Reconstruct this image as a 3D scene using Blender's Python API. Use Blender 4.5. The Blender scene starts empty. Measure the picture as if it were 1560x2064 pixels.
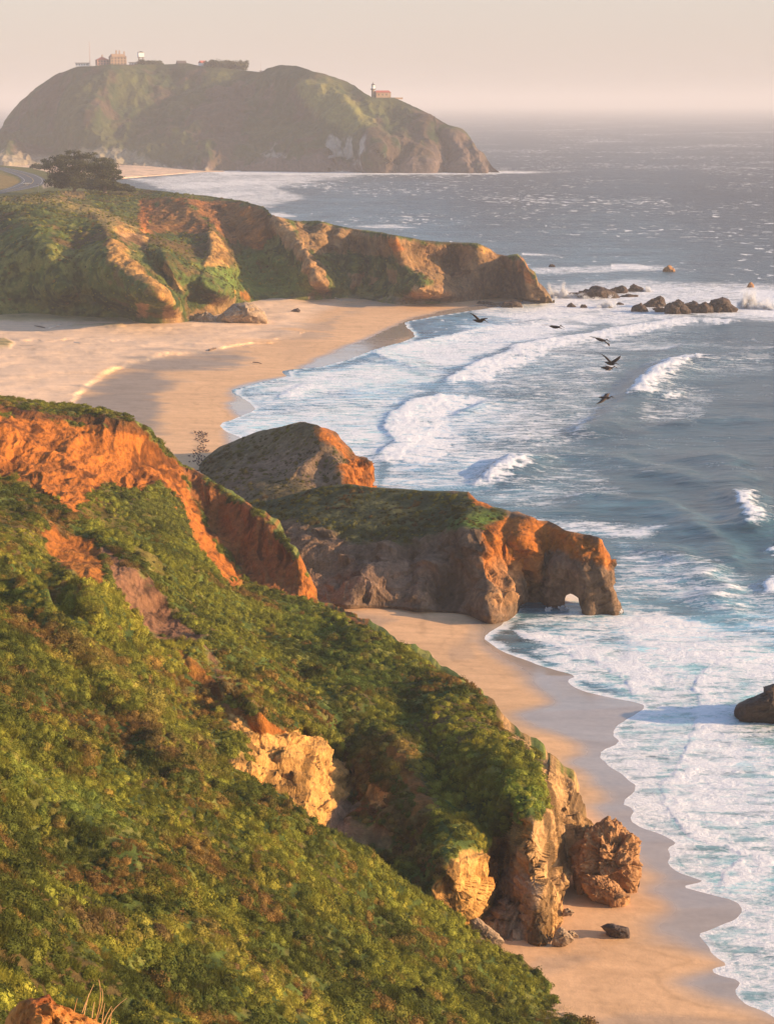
import bpy, math, random
import numpy as np
from mathutils import Vector, Matrix
random.seed(7)
RS = np.random.RandomState(11)
SC = bpy.context.scene
COL = SC.collection

# ------------------------------------------------------------------ camera, sky, sun, exposure
CAM_H = 72.0; FOC = 3800.0; IW = 1560.0; IH = 2064.0; HORIZ = 205.0
TH = math.atan((IH/2-HORIZ)/FOC)
cam = bpy.data.cameras.new('camera'); camo = bpy.data.objects.new('camera', cam); COL.objects.link(camo)
cam.sensor_fit = 'VERTICAL'; cam.sensor_height = 24.0; cam.lens = 24.0*FOC/IH
cam.clip_start = 0.5; cam.clip_end = 400000
camo.location = (0, 0, CAM_H); camo.rotation_euler = (math.pi/2-TH, 0, 0)
SC.camera = camo
SUN_AZ = math.radians(100); SUN_EL = math.radians(15)      # azimuth clockwise from +Y, elevation
w = bpy.data.worlds.new('World'); SC.world = w; w.use_nodes = True
wn = w.node_tree; wn.nodes.clear()
sky = wn.nodes.new('ShaderNodeTexSky'); sky.sky_type = 'NISHITA'; sky.sun_disc = False
sky.sun_elevation = SUN_EL; sky.sun_rotation = SUN_AZ; sky.air_density = 1.0; sky.dust_density = 1.0; sky.ozone_density = 1.0
bg = wn.nodes.new('ShaderNodeBackground'); bg.inputs[1].default_value = 0.135
wo = wn.nodes.new('ShaderNodeOutputWorld')
tint = wn.nodes.new('ShaderNodeMix'); tint.data_type = 'RGBA'; tint.blend_type = 'MULTIPLY'; tint.inputs[0].default_value = 1.0; tint.inputs[7].default_value = (.97, 1.0, 1.10, 1)
tc_ = wn.nodes.new('ShaderNodeTexCoord'); sx_ = wn.nodes.new('ShaderNodeSeparateXYZ'); mr_ = wn.nodes.new('ShaderNodeMapRange'); mr_.interpolation_type = 'SMOOTHSTEP'
for k_, v_ in ((1, .0), (2, .30), (3, .88), (4, 0.0)): mr_.inputs[k_].default_value = v_
veil = wn.nodes.new('ShaderNodeMix'); veil.data_type = 'RGBA'; veil.inputs[7].default_value = (2.75, 2.26, 2.06, 1)     # the even marine haze low in the sky
wn.links.new(tc_.outputs['Generated'], sx_.inputs[0]); wn.links.new(sx_.outputs[2], mr_.inputs[0]); wn.links.new(mr_.outputs[0], veil.inputs[0])
wn.links.new(sky.outputs[0], tint.inputs[6]); wn.links.new(tint.outputs[2], veil.inputs[6]); wn.links.new(veil.outputs[2], bg.inputs[0]); wn.links.new(bg.outputs[0], wo.inputs[0])
sl = bpy.data.lights.new('sun', 'SUN'); slo = bpy.data.objects.new('sun', sl); COL.objects.link(slo)
sl.energy = 5.0; sl.angle = math.radians(0.6); sl.color = (1.0, 0.68, 0.38)
sd = Vector((math.sin(SUN_AZ)*math.cos(SUN_EL), math.cos(SUN_AZ)*math.cos(SUN_EL), math.sin(SUN_EL)))
slo.rotation_euler = sd.to_track_quat('Z', 'Y').to_euler(); slo.location = (60, 0, 140)
SC.view_settings.view_transform = 'Standard'; SC.view_settings.look = 'None'
SC.view_settings.exposure = 0.92; SC.view_settings.gamma = 1.0
SC.cycles.use_denoising = True
SC.cycles.max_bounces = 5; SC.cycles.diffuse_bounces = 2; SC.cycles.glossy_bounces = 2
SC.cycles.volume_bounces = 1; SC.cycles.transmission_bounces = 2

# ------------------------------------------------------------------ pixel <-> world
CT, ST = math.cos(TH), math.sin(TH)
def P(px, py, Y):
    px = np.asarray(px, float); py = np.asarray(py, float); Y = np.asarray(Y, float)
    up = (IH/2-py)/FOC; dy = CT+up*ST; t = Y/dy
    return np.stack(np.broadcast_arrays((px-IW/2)/FOC*t, Y, CAM_H+t*(-ST+up*CT)), -1)
def G(px, py, z=0.0):
    px = np.asarray(px, float); py = np.asarray(py, float)
    up = (IH/2-py)/FOC; dz = -ST+up*CT; t = (np.asarray(z)-CAM_H)/dz
    return np.stack(np.broadcast_arrays((px-IW/2)/FOC*t, (CT+up*ST)*t, CAM_H+dz*t), -1)
def mpp(Y): return Y/FOC          # metres per photo pixel

# ------------------------------------------------------------------ numpy noise
def _h(ix, iy, iz, s):
    h = (ix*374761393 + iy*668265263 + iz*1274126177 + s*974634777).astype(np.uint32)
    h = (h ^ (h >> 13))*np.uint32(1274126177); h = h ^ (h >> 16)
    h = h*np.uint32(2246822519); h = h ^ (h >> 15)
    return h.astype(np.float32)*(2.0/4294967295.0)-1.0
def vn(p, s=0):
    f = np.floor(p); i = f.astype(np.int64); t = (p-f).astype(np.float32); t = t*t*t*(t*(t*6-15)+10)
    x, y, z = i[..., 0], i[..., 1], i[..., 2]; a, b, c = t[..., 0], t[..., 1], t[..., 2]
    def L(u, v, k): return u+(v-u)*k
    return L(L(L(_h(x, y, z, s), _h(x+1, y, z, s), a), L(_h(x, y+1, z, s), _h(x+1, y+1, z, s), a), b),
             L(L(_h(x, y, z+1, s), _h(x+1, y, z+1, s), a), L(_h(x, y+1, z+1, s), _h(x+1, y+1, z+1, s), a), b), c)
ROT = np.array([[.36, .48, -.8], [-.8, .6, 0], [.48, .64, .6]])
def fbm(p, scale, o=4, s=0, g=.5):
    q = np.asarray(p, float)/scale; r = 0; a = 1.0; n = 0
    for k in range(o):
        r = r+a*vn(q, s+k*17); n += a; a *= g; q = q@ROT.T*2.03+11.3
    return r/n
def ridg(p, scale, o=4, s=0, g=.5):
    q = np.asarray(p, float)/scale; r = 0; a = 1.0; n = 0
    for k in range(o):
        r = r+a*(1-np.abs(vn(q, s+k*17))*2.0); n += a; a *= g; q = q@ROT.T*2.03+5.1
    return r/n
def sst(a, b, x):
    t = np.clip((x-a)/(b-a), 0, 1); return t*t*(3-2*t)
def facet(p, sc, s=0, mask=None):
    '''broken-rock relief: every cell of a jittered lattice is a randomly tilted plane'''
    p = np.asarray(p, float); sh = p.shape[:-1]; out = np.zeros(sh, np.float32).ravel(); q = (p/sc).reshape(-1, 3)
    ix = np.arange(len(q)) if mask is None else np.where(mask.ravel() > .02)[0]
    q = q[ix]; c = np.floor(q).astype(np.int64); best = np.full(len(q), 9e9, np.float32); val = np.zeros(len(q), np.float32)
    for dx in (-1, 0, 1):
        for dy in (-1, 0, 1):
            for dz in (-1, 0, 1):
                a, b, e = c[:, 0]+dx, c[:, 1]+dy, c[:, 2]+dz
                j = np.stack([_h(a, b, e, s), _h(a, b, e, s+1), _h(a, b, e, s+2)], -1)
                d = (q-np.stack([a, b, e], -1)-.5-j*.42).astype(np.float32); r = (d*d).sum(-1); m = r < best
                best = np.where(m, r, best); k = np.stack([_h(a, b, e, s+3), _h(a, b, e, s+4), _h(a, b, e, s+5)], -1)
                val = np.where(m, (d*k).sum(-1)*1.3+_h(a, b, e, s+6)*.35, val)
    out[ix] = val; return out.reshape(sh)
def lerp(a, b, t): return a+(b-a)*t

# ------------------------------------------------------------------ 2-d helpers
def arr(l): return np.array(l, float)
def chaikin(p, n=1):
    p = arr(p)
    for _ in range(n):
        a = p[:-1]*.78+p[1:]*.22; b = p[:-1]*.22+p[1:]*.78; p = np.vstack([p[:1], np.stack([a, b], 1).reshape(-1, 2), p[-1:]])
    return p
def resamp(poly, n, par=None):
    poly = arr(poly)
    if par is None:
        d = np.r_[0, np.cumsum(np.hypot(*np.diff(poly[:, :2], axis=0).T))]
    else: d = par
    t = np.linspace(0, d[-1], n)
    return np.stack([np.interp(t, d, poly[:, k]) for k in range(poly.shape[1])], 1)
def segd(x, y, poly, closed=False):
    """distance to a polyline, signed by side of the nearest segment (+ = right of travel), and running length"""
    poly = arr(poly)
    if closed: poly = np.vstack([poly, poly[:1]])
    sh = x.shape; x = x.ravel(); y = y.ravel()
    best = np.full(x.shape, 1e18); sg = np.zeros(x.shape); run = np.zeros(x.shape); L = 0.0
    for a, b in zip(poly[:-1], poly[1:]):
        ex, ey = b-a; l2 = ex*ex+ey*ey+1e-12
        t = np.clip(((x-a[0])*ex+(y-a[1])*ey)/l2, 0, 1)
        dx = x-a[0]-t*ex; dy = y-a[1]-t*ey; d = dx*dx+dy*dy
        m = d < best
        best = np.where(m, d, best); sg = np.where(m, ex*(y-a[1])-ey*(x-a[0]), sg); run = np.where(m, L+t*math.sqrt(l2), run)
        L += math.sqrt(l2)
    return np.sqrt(best).reshape(sh), np.sign(sg).reshape(sh), run.reshape(sh), L
def inside(x, y, poly):
    poly = arr(poly); r = np.zeros(x.shape, bool); n = len(poly)
    for k in range(n):
        x1, y1 = poly[k]; x2, y2 = poly[(k+1) % n]
        if y1 == y2: continue
        r ^= ((y1 > y) != (y2 > y)) & (x < (x2-x1)*(y-y1)/(y2-y1)+x1)
    return r
def pmask(x, y, poly, feather=8, nz=0):
    d, _, _, _ = segd(x, y, poly, True); s = np.where(inside(x, y, poly), d, -d)
    return sst(-feather, feather, s+nz)
class TPS:
    def __init__(self, pts, vals, lam=1e-3):
        p = arr(pts)/500.0; self.p = p; n = len(p)
        r2 = ((p[:, None]-p[None])**2).sum(-1); K = r2*np.log(r2+1e-9)*.5+lam*np.eye(n)
        A = np.zeros((n+3, n+3)); A[:n, :n] = K; A[:n, n] = 1; A[:n, n+1:] = p; A[n:, :n] = A[:n, n:].T
        self.w = np.linalg.solve(A, np.r_[arr(vals), 0, 0, 0])
    def __call__(self, x, y):
        sh = x.shape; x = x.ravel()/500.0; y = y.ravel()/500.0; w = self.w; n = len(self.p)
        r = w[n]+w[n+1]*x+w[n+2]*y
        for k in range(n):
            r2 = (x-self.p[k, 0])**2+(y-self.p[k, 1])**2
            r = r+w[k]*r2*np.log(r2+1e-9)*.5
        return r.reshape(sh)

# ------------------------------------------------------------------ mesh helpers
def prop(o, label=None, cat=None, group=None, kind=None):
    if label: o['label'] = label
    if cat: o['category'] = cat
    if group: o['group'] = group
    if kind: o['kind'] = kind
    return o
def mesh_from(name, V, F, mat, parent=None, smooth=True, attrs=None, link=True):
    """V (n,3), F (m,4) or (m,3) int array, or list of lists"""
    me = bpy.data.meshes.new(name); V = np.asarray(V, np.float32)
    if isinstance(F, list): me.from_pydata([tuple(map(float, v)) for v in V], [], F)
    else:
        m, k = F.shape; me.vertices.add(len(V)); me.vertices.foreach_set('co', V.ravel())
        me.loops.add(m*k); me.loops.foreach_set('vertex_index', F.astype(np.int32).ravel())
        me.polygons.add(m); me.polygons.foreach_set('loop_start', np.arange(0, m*k, k, dtype=np.int32))
        me.update(calc_edges=True)
    if smooth: me.polygons.foreach_set('use_smooth', np.ones(len(me.polygons), bool))
    if attrs:
        for an, (ty, a) in attrs.items():
            at = me.attributes.new(an, ty, 'POINT')
            if ty == 'FLOAT_COLOR':
                c = np.ones((len(V), 4), np.float32); c[:, :3] = a; at.data.foreach_set('color', c.ravel())
            elif ty == 'FLOAT_VECTOR': at.data.foreach_set('vector', np.asarray(a, np.float32).ravel())
            else: at.data.foreach_set('value', np.asarray(a, np.int32 if ty == 'INT' else np.float32).ravel())
    if mat: me.materials.append(mat)
    me.validate()
    o = bpy.data.objects.new(name, me)
    if link: COL.objects.link(o)
    if parent: o.parent = parent
    return o
def gridF(nr, nc, keep=None):
    i = np.arange(nr*nc).reshape(nr, nc)
    q = np.stack([i[:-1, :-1], i[1:, :-1], i[1:, 1:], i[:-1, 1:]], -1)
    if keep is not None: q = q[keep]
    return q.reshape(-1, 4)
def gnorm(V):
    du = np.gradient(V, axis=1); dv = np.gradient(V, axis=0)
    n = np.cross(du, dv); n /= np.linalg.norm(n, axis=-1, keepdims=True)+1e-9
    s = np.sign((n*(V-np.array([0, 0, CAM_H]))).sum(-1, keepdims=True)); s[s == 0] = 1
    return -n*s

# ------------------------------------------------------------------ materials
class NT:
    def __init__(self, name):
        self.m = bpy.data.materials.new(name); self.m.use_nodes = True; self.t = self.m.node_tree; self.t.nodes.clear()
        self.out = self.n('OutputMaterial')
    def n(self, ty, **kw):
        nd = self.t.nodes.new('ShaderNode'+ty)
        for k, v in kw.items(): setattr(nd, k, v)
        return nd
    def l(self, a, b): self.t.links.new(a, b)
    def val(self, s, v):
        if hasattr(v, 'is_linked') or isinstance(v, bpy.types.NodeSocket): self.l(v, s)
        else: s.default_value = v
    def math(self, op, a, b=0.5, clamp=False):
        nd = self.n('Math', operation=op, use_clamp=clamp); self.val(nd.inputs[0], a); self.val(nd.inputs[1], b); return nd.outputs[0]
    def mapr(self, v, a, b, c=0.0, d=1.0, smooth=False):
        nd = self.n('MapRange'); nd.interpolation_type = 'SMOOTHSTEP' if smooth else 'LINEAR'
        for i, q in enumerate((v, a, b, c, d)): self.val(nd.inputs[i], q)
        return nd.outputs[0]
    def mix(self, f, a, b, mode='MIX'):
        nd = self.n('Mix', data_type='RGBA', blend_type=mode); self.val(nd.inputs[0], f); self.val(nd.inputs[6], a); self.val(nd.inputs[7], b); return nd.outputs[2]
    def attr(self, name, ty='GEOMETRY'):
        nd = self.n('Attribute', attribute_name=name, attribute_type=ty); return nd
    def pos(self, sc=(1, 1, 1), rot=(0, 0, 0)):
        g = self.n('NewGeometry'); mp = self.n('Mapping'); self.l(g.outputs['Position'], mp.inputs[0])
        mp.inputs[3].default_value = sc; mp.inputs[2].default_value = rot; return mp.outputs[0]
    def noise(self, vec, scale, detail=5, rough=.55, dist=0.0):
        nd = self.n('TexNoise'); self.l(vec, nd.inputs['Vector']); nd.inputs['Scale'].default_value = scale
        nd.inputs['Detail'].default_value = detail; nd.inputs['Roughness'].default_value = rough; nd.inputs['Distortion'].default_value = dist
        return nd.outputs[0]
    def bump(self, h, strength, dist, nrm=None):
        nd = self.n('Bump'); self.val(nd.inputs['Strength'], strength); nd.inputs['Distance'].default_value = dist; self.l(h, nd.inputs['Height'])
        if nrm: self.l(nrm, nd.inputs['Normal'])
        return nd.outputs[0]
    def bsdf(self, col, rough=.9, spec=.2, normal=None, **kw):
        b = self.n('BsdfPrincipled'); self.val(b.inputs['Base Color'], col); self.val(b.inputs['Roughness'], rough)
        self.val(b.inputs['Specular IOR Level'], spec)
        if normal: self.l(normal, b.inputs['Normal'])
        for k, v in kw.items(): self.val(b.inputs[k], v)
        self.l(b.outputs[0], self.out.inputs[0]); return b
def C3(r, g, b): return (r, g, b, 1.0)

def terrain_mat(name, s1, s2, bd1, bd2, var=.35, strata=0.0, rough=.95):
    """vertex colour x fine colour noise, two scales of bump (sizes in metres)"""
    t = NT(name); a = t.attr('col').outputs['Color']; p = t.pos()
    n1 = t.noise(p, 1.0/s1, 6, .6); n2 = t.noise(p, 1.0/s2, 5, .6, .3)
    f = t.mapr(n1, .3, .7, 1-var, 1+var); f2 = t.mapr(n2, .3, .7, 1-var*.8, 1+var*.8)
    m = t.math('MULTIPLY', f, f2)
    c = t.n('VectorMath', operation='SCALE'); t.l(a, c.inputs[0]); t.l(m, c.inputs['Scale'])
    nm = t.bump(n1, .9, bd1); nm = t.bump(n2, .9, bd2, nm)
    if strata > 0:
        rk = t.attr('rock').outputs['Fac']          # rain rills down bare earth
        r1 = t.noise(t.pos((1, .16, .16)), 1.0/(s1*1.1), 6, .62, .25); r2 = t.noise(t.pos((1, .3, .3), (.3, .2, .1)), 1.0/(s1*.4), 5, .6, .3)
        nm = t.bump(r1, t.math('MULTIPLY', rk, strata), bd1*2.2, nm); nm = t.bump(r2, t.math('MULTIPLY', rk, strata), bd1*.7, nm)
    t.bsdf(c.outputs[0], rough, .15, nm); return t.m
def plain(name, col, rough=.7, spec=.3, var=.12, sc=3.0, metallic=0.0):
    t = NT(name); p = t.pos(); n = t.noise(p, sc, 5, .6)
    f = t.mapr(n, .3, .7, 1-var, 1+var); c = t.n('VectorMath', operation='SCALE'); c.inputs[0].default_value = col[:3]; t.l(f, c.inputs['Scale'])
    t.bsdf(c.outputs[0], rough, spec, None, Metallic=metallic); return t.m

# ------------------------------------------------------------------ relief sheet: land modelled where it stands
def relief(name, top, bot, ctrl, nu, nv, mat, colf, spurs=(), disp=(), back=((3, -1), (8, -6), (14, -30)), skirt=((2, -6),),
           plane=None, kind='structure', smooth=True, fade=(0, 0), hook=None, through=False, footfade=0.0, thin=None):
    tk = (lambda q: 1.0) if not thin else (lambda q: (1-(1-thin[2])*sst(thin[0], thin[1], q))[:, None])
    top = arr(top); bot = arr(bot)
    if len(top) == len(bot):
        pr = np.r_[0, np.cumsum(.5*(np.hypot(*np.diff(top, axis=0).T)+np.hypot(*np.diff(bot, axis=0).T)))]
        T = resamp(top, nu, pr); B = resamp(bot, nu, pr)
    else: T = resamp(top, nu); B = resamp(bot, nu)
    v = np.linspace(0, 1, nv)[:, None, None]; g = T[None]*(1-v)+B[None]*v; px, py = g[..., 0], g[..., 1]
    c = arr(ctrl); tp = TPS(c[:, :2], 1000.0/c[:, 2]); Y = 1000.0/np.clip(tp(px, py), .2, 40)
    foot = 1.0 if not footfade else sst(0, footfade, 1-np.linspace(0, 1, nv))[:, None]
    for sp in spurs:
        poly, amt, wl, wr = sp[:4]; d, sg, run, L = segd(px, py, poly)
        wdt = np.where(sg > 0, wl, wr)         # + side of travel in image coordinates
        e = np.exp(-(d/wdt)**2); Y = Y-amt*e*foot
    if hook: Y = hook(px, py, Y)
    if plane:
        poly, z, fe = plane; m = pmask(px, py, poly, fe); Yp = G(px, py, z)[..., 1]; Y = lerp(Y, Yp, m)
    else: m = 0
    V = P(px, py, Y); N = gnorm(V)
    amp = np.ones(px.shape)
    vv = np.linspace(0, 1, nv)[:, None]+0*px
    if fade[0]: amp = amp*(.18+.82*sst(0, fade[0], vv))
    if fade[1]: amp = amp*(.18+.82*sst(0, fade[1], 1-vv))
    ext = {'px': px, 'py': py, 'V': V, 'N': N, 'plane': m}
    D = 0
    for fn in disp: D = D+fn(V, px, py)
    V2 = V+N*(D*amp*(1-m))[..., None]
    N2 = gnorm(V2)
    col, rock = colf(V2, px, py, N2)
    rows = [V2]; cr = [col]; rr = [rock]
    t0 = V2[0]; hd = t0-np.array([0, 0, CAM_H]); hd[:, 2] = 0; hd /= np.linalg.norm(hd, axis=1, keepdims=True)
    bk = []
    for dY, dz in back:
        q = t0+hd*dY*tk(T[:, 0]); q[:, 2] += dz; q = q+fbm(q, 3+abs(dY)*.5, 3, 5)[:, None]*min(1.0, abs(dY)*.12); bk.append(q)
    if bk: rows = [np.stack(bk[::-1])]+rows; cr = [np.repeat(col[:1], len(bk), 0)]+cr; rr = [np.repeat(rock[:1], len(bk), 0)]+rr
    b0 = V2[-1]; hb = b0-np.array([0, 0, CAM_H]); hb[:, 2] = 0; hb /= np.linalg.norm(hb, axis=1, keepdims=True)
    sk = []
    for dY, dz in skirt:
        q = b0+hb*dY*tk(B[:, 0]); q[:, 2] += dz
        if through: q[:, 2] -= 4.0*(1-sst(through[0]-4, through[0]+2, B[:, 0])*sst(through[1]+4, through[1]-2, B[:, 0]))
        sk.append(q)
    if through:        # underside meets the back: closed rock with the opening left free
        rows[0] = np.concatenate([sk[-1][None], rows[0]]); cr[0] = np.concatenate([cr[0][:1], cr[0]]); rr[0] = np.concatenate([rr[0][:1], rr[0]])
    if sk: rows.append(np.stack(sk)); cr.append(np.repeat(col[-1:], len(sk), 0)); rr.append(np.repeat(rock[-1:], len(sk), 0))
    W = np.concatenate(rows); Cc = np.concatenate(cr); R = np.concatenate(rr)
    o = mesh_from(name, W.reshape(-1, 3), gridF(*W.shape[:2]), mat, attrs={'col': ('FLOAT_COLOR', Cc.reshape(-1, 3)), 'rock': ('FLOAT', R.ravel())}, smooth=smooth)
    if kind: o['kind'] = kind
    ext['V2'] = V2; ext['N2'] = N2; ext['rockm'] = rock; ext['colm'] = col
    return o, ext
def cl(*c): return np.array(c, float)
def cmix(a, b, m): return a+(b-a)*m[..., None]
# ------------------------------------------------------------------ haze: one closed box of even air round everything
def box_mesh(name, lo, hi, mat):
    x0, y0, z0 = lo; x1, y1, z1 = hi
    V = [(x0,y0,z0),(x1,y0,z0),(x1,y1,z0),(x0,y1,z0),(x0,y0,z1),(x1,y0,z1),(x1,y1,z1),(x0,y1,z1)]
    F = [[0,3,2,1],[4,5,6,7],[0,1,5,4],[1,2,6,5],[2,3,7,6],[3,0,4,7]]
    return mesh_from(name, V, F, mat, smooth=False)
hm = bpy.data.materials.new('haze'); hm.use_nodes = True; ht = hm.node_tree; ht.nodes.clear()
ho = ht.nodes.new('ShaderNodeOutputMaterial'); hv = ht.nodes.new('ShaderNodeVolumePrincipled')
hv.inputs['Color'].default_value = (0.80, 0.78, 0.80, 1); hv.inputs['Density'].default_value = HAZE_D = 0.00015
hv.inputs['Anisotropy'].default_value = 0.0
ht.links.new(hv.outputs[0], ho.inputs['Volume'])
hz = box_mesh('haze', (-120000, -500, -34), (120000, 190000, 146), hm); hz['kind'] = 'stuff'; hz['label'] = 'thin warm sea haze over the whole coast'

# ------------------------------------------------------------------ shoreline, wet line (photo pixels -> plane z = 0)
SHORE = [(1900,2290),(1650,2110),(1560,2051),(1536,2036),(1492,2019),(1474,2000),(1483,1976),(1442,1963),(1436,1952),(1477,1945),(1442,1921),(1418,1901),(1396,1883),
 (1424,1874),(1477,1851),(1492,1836),(1477,1815),(1418,1798),(1377,1787),(1424,1777),(1410,1771),(1365,1759),(1342,1743),(1351,1727),(1345,1709),(1365,1700),(1354,1691),
 (1306,1671),(1274,1653),(1289,1631),(1252,1619),(1280,1588),(1245,1560),(1213,1530),(1207,1512),(1248,1498),(1228,1478),(1240,1462),(1290,1432),(1297,1418),(1240,1409),
 (1190,1398),(1150,1385),(1138,1372),(1160,1362),(1110,1348),(1050,1330),(1003,1312),(985,1297),(965,1285),(1000,1264),(1031,1240),(1000,1190),(900,1130),(700,1060),
 (560,960),(500,900),(484,882),(457,871),(438,855),(480,842),(511,828),(511,817),(484,798),(472,788),(495,782),(541,769),(593,759),(580,750),(595,746),(657,738),
 (707,723),(741,709),(765,703),(834,682),(836,673),(822,661),(811,651),(826,647),(880,637),(918,631),(980,622),(1040,613),(1060,606),(1000,560),(900,500),(700,470),(560,440),(440,405),(340,372),(262,358)]
WETL = [(1900,2260),(1600,2075),(1519,2034),(1469,2021),(1395,1999),(1365,1980),(1395,1963),(1474,1947),(1439,1925),(1350,1896),(1300,1880),(1300,1860),(1356,1839),(1345,1815),(1300,1790),
 (1336,1772),(1289,1741),(1213,1656),(1197,1644),(1174,1624),(1218,1601),(1170,1558),(1147,1534),(1180,1518),(1163,1494),(1059,1462),(1031,1436),(1131,1418),(1059,1377),
 (1057,1359),(1023,1339),(976,1311),(960,1285),(978,1246),(900,1180),(600,1080),(470,900),(456,875),(478,838),(458,817),(470,803),(462,786),(500,770),(588,757),(618,732),(715,690),
 (772,667),(822,642),(911,622),(980,612),(1040,606)]
SHORE = chaikin(SHORE, 1); WETL = chaikin(WETL, 2)
sW = G(arr(SHORE)[:, 0], arr(SHORE)[:, 1])[:, :2]
wW = G(arr(WETL)[:, 0], arr(WETL)[:, 1])[:, :2]
SEAPOLY = np.vstack([sW, [[-2000, 2200], [-30000, 60000], [-30000, 300000], [300000, 300000], [300000, -500], [sW[0, 0]+50, -500]]])
WETPOLY = np.vstack([wW, [[4000, wW[-1, 1]], [4000, -500], [wW[0, 0]+30, -500]]])

def ground_h(px, py):
    g = G(px, py); x, y = g[..., 0], g[..., 1]
    x = x+fbm(g*arr((1, 1, 0)), 5, 3, 3)*.8
    d, _, _, _ = segd(x, y, sW); s = np.where(inside(x, y, SEAPOLY), -d, d)          # + land
    h = np.where(s > 0, 3.0*(1-np.exp(-np.clip(s, 0, 500)/60)), -np.minimum(-s*.06, 3.0))
    return h, s

# ---- beach
xs = np.arange(-160, 1730, 2.6); ys = np.concatenate([np.arange(575, 700, 1.6), np.arange(700, 2150, 2.4)])
PX, PY = np.meshgrid(xs, ys); Hh, Sd = ground_h(PX, PY)
g0 = G(PX, PY); dw, _, _, _ = segd(g0[..., 0], g0[..., 1]+0*PX, wW)
wetd = np.where(inside(g0[..., 0], g0[..., 1], WETPOLY), -dw, dw)                                          # + = dry side
n_s = fbm(g0*arr((.35, 1, 0)), 4, 4, 21)
wet = sst(2.4, -1.8, wetd+n_s*1.5)
# berm of the upper beach: a low step whose right side catches the sun
BERM = [(120,850),(140,818),(165,785),(190,765),(212,752),(222,742),(260,728),(330,716),(400,708),(432,703),(470,697),(520,688),(600,672)]
db, sb, _, _ = segd(PX, PY, chaikin(BERM, 1)); sb_ = db*sb        # + below/right
bm = sst(40, -2, sb_)*sst(1, .0, 0*PX)
ub = sst(960, 880, PY)*sst(640, 560, PX)
face = sst(-5, 9, sb_+fbm(g0, 5, 3, 14)*6)
Hh = Hh+ub*(1-face)*(.34+.2*fbm(g0, 8, 3, 15))-ub*face*sst(120, 10, sb_)*.25
Hh = Hh+sst(.5, 3, Hh)*(fbm(g0*arr((1, 1, 0)), 14, 3, 8)*.45+fbm(g0*arr((1, 1, 0)), 2.2, 3, 9)*.10)*(1-wet)
Vb = G(PX, PY, Hh)
nb = fbm(Vb*arr((.3, 1, 0)), 9, 5, 31); nb2 = fbm(Vb*arr((.25, 1, 0)), 2.5, 4, 33)
DRY = cl(.62, .385, .215); PALE = cl(.70, .485, .32); DAMP = cl(.27, .225, .19); WETC = cl(.34, .285, .235)
bc = np.broadcast_to(DRY, Vb.shape).copy()
pale = pmask(PX, PY, [(-200,560),(560,560),(700,600),(640,640),(520,690),(432,704),(330,717),(225,742),(190,765),(140,822),(90,900),(-200,900)], 14, nb*20)
bc = cmix(bc, PALE, pale)
damp = np.maximum.reduce([
 pmask(PX, PY, [(140,860),(165,795),(205,765),(240,740),(300,727),(400,716),(500,708),(470,730),(390,745),(330,760),(350,780),(330,800),(315,830),(330,860),(250,900),(150,900)], 16, nb*38+nb2*16)*.95,
 pmask(PX, PY, [(430,712),(470,695),(560,675),(640,650),(700,622),(820,606),(760,620),(690,640),(660,665),(560,685),(480,705)], 9, nb*30+nb2*12)*.5,
 pmask(PX, PY, [(660,1230),(720,1238),(800,1250),(760,1262),(700,1250)], 6, nb*14)*.5,
 pmask(PX, PY, [(900,1300),(930,1290),(950,1270),(960,1330),(900,1345)], 8, nb*20)*.35,
 pmask(PX, PY, [(1080,1925),(1180,1918),(1230,1935),(1110,1960),(1060,1950)], 8, nb*26)*.35,
 pmask(PX, PY, [(1190,2064),(1260,2045),(1400,2050),(1600,2080),(1500,2120),(1180,2120)], 10, nb*30)*.45,
 pmask(PX, PY, [(1000,1560),(980,1440),(1040,1440),(1060,1500)], 12, nb*14)*.2])
bc = cmix(bc, DAMP, damp)
bc = bc*(1+.10*nb[..., None]+.08*nb2[..., None])
for off, wd_, st_ in ((2.2, .30, .16), (4.6, .25, .10), (8.5, .5, .14)):      # old swash lines and wrack
    ln_ = np.exp(-((wetd+nb*2.4+nb2*1.1-off)/wd_)**2)*sst(-.1, .35, fbm(Vb, 7, 3, int(off*10))); bc = bc*(1-st_*ln_*(1-wet))[..., None]
bc = bc*(1-.10*sst(.1, .5, fbm(Vb*arr((.5, 1, 0)), 1.2, 4, 37))*(1-wet))[..., None]
bc = cmix(bc, WETC, wet)
# dune grass and wrack on the back of the upper beach
dune = np.maximum(pmask(PX, PY, [(-200,628),(100,634),(200,634),(285,640),(240,655),(150,652),(100,648),(30,652),(-200,650)], 5, nb*10+nb2*8),
                  pmask(PX, PY, [(-60,684),(10,683),(28,692),(20,702),(-60,712)], 4, nb*6))
dc = cmix(np.broadcast_to(cl(.17, .16, .06), Vb.shape), cl(.32, .24, .11), sst(-.3, .3, nb2))
bc = cmix(bc, dc, dune*.9); Hd = dune*.6
wrack = sst(.50, .62, fbm(Vb*arr((.25, 1, 0)), 2.0, 3, 77)+.25*fbm(Vb*arr((1, 1, 0)), 30, 2, 78))*pale*sst(760, 660, PY+PX*.15)
bc = cmix(bc, cl(.17, .12, .09), wrack*.8)
Vb[..., 2] += Hd*(1+.5*nb2)
keep = (Hh[:-1, :-1] > -1.6) & (Hh[1:, 1:] > -1.6)
t = NT('sand'); a = t.attr('col').outputs['Color']; wt = t.attr('wet').outputs['Fac']; p = t.pos(); ps = t.pos((.3, 1, 1))
n1 = t.noise(p, 1.3, 6, .6); n2 = t.noise(ps, .45, 6, .6, .4); n3 = t.noise(p, 5.0, 4, .6)
f = t.math('MULTIPLY', t.mapr(n1, .3, .7, .93, 1.07), t.mapr(n2, .3, .7, .90, 1.10))
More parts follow.
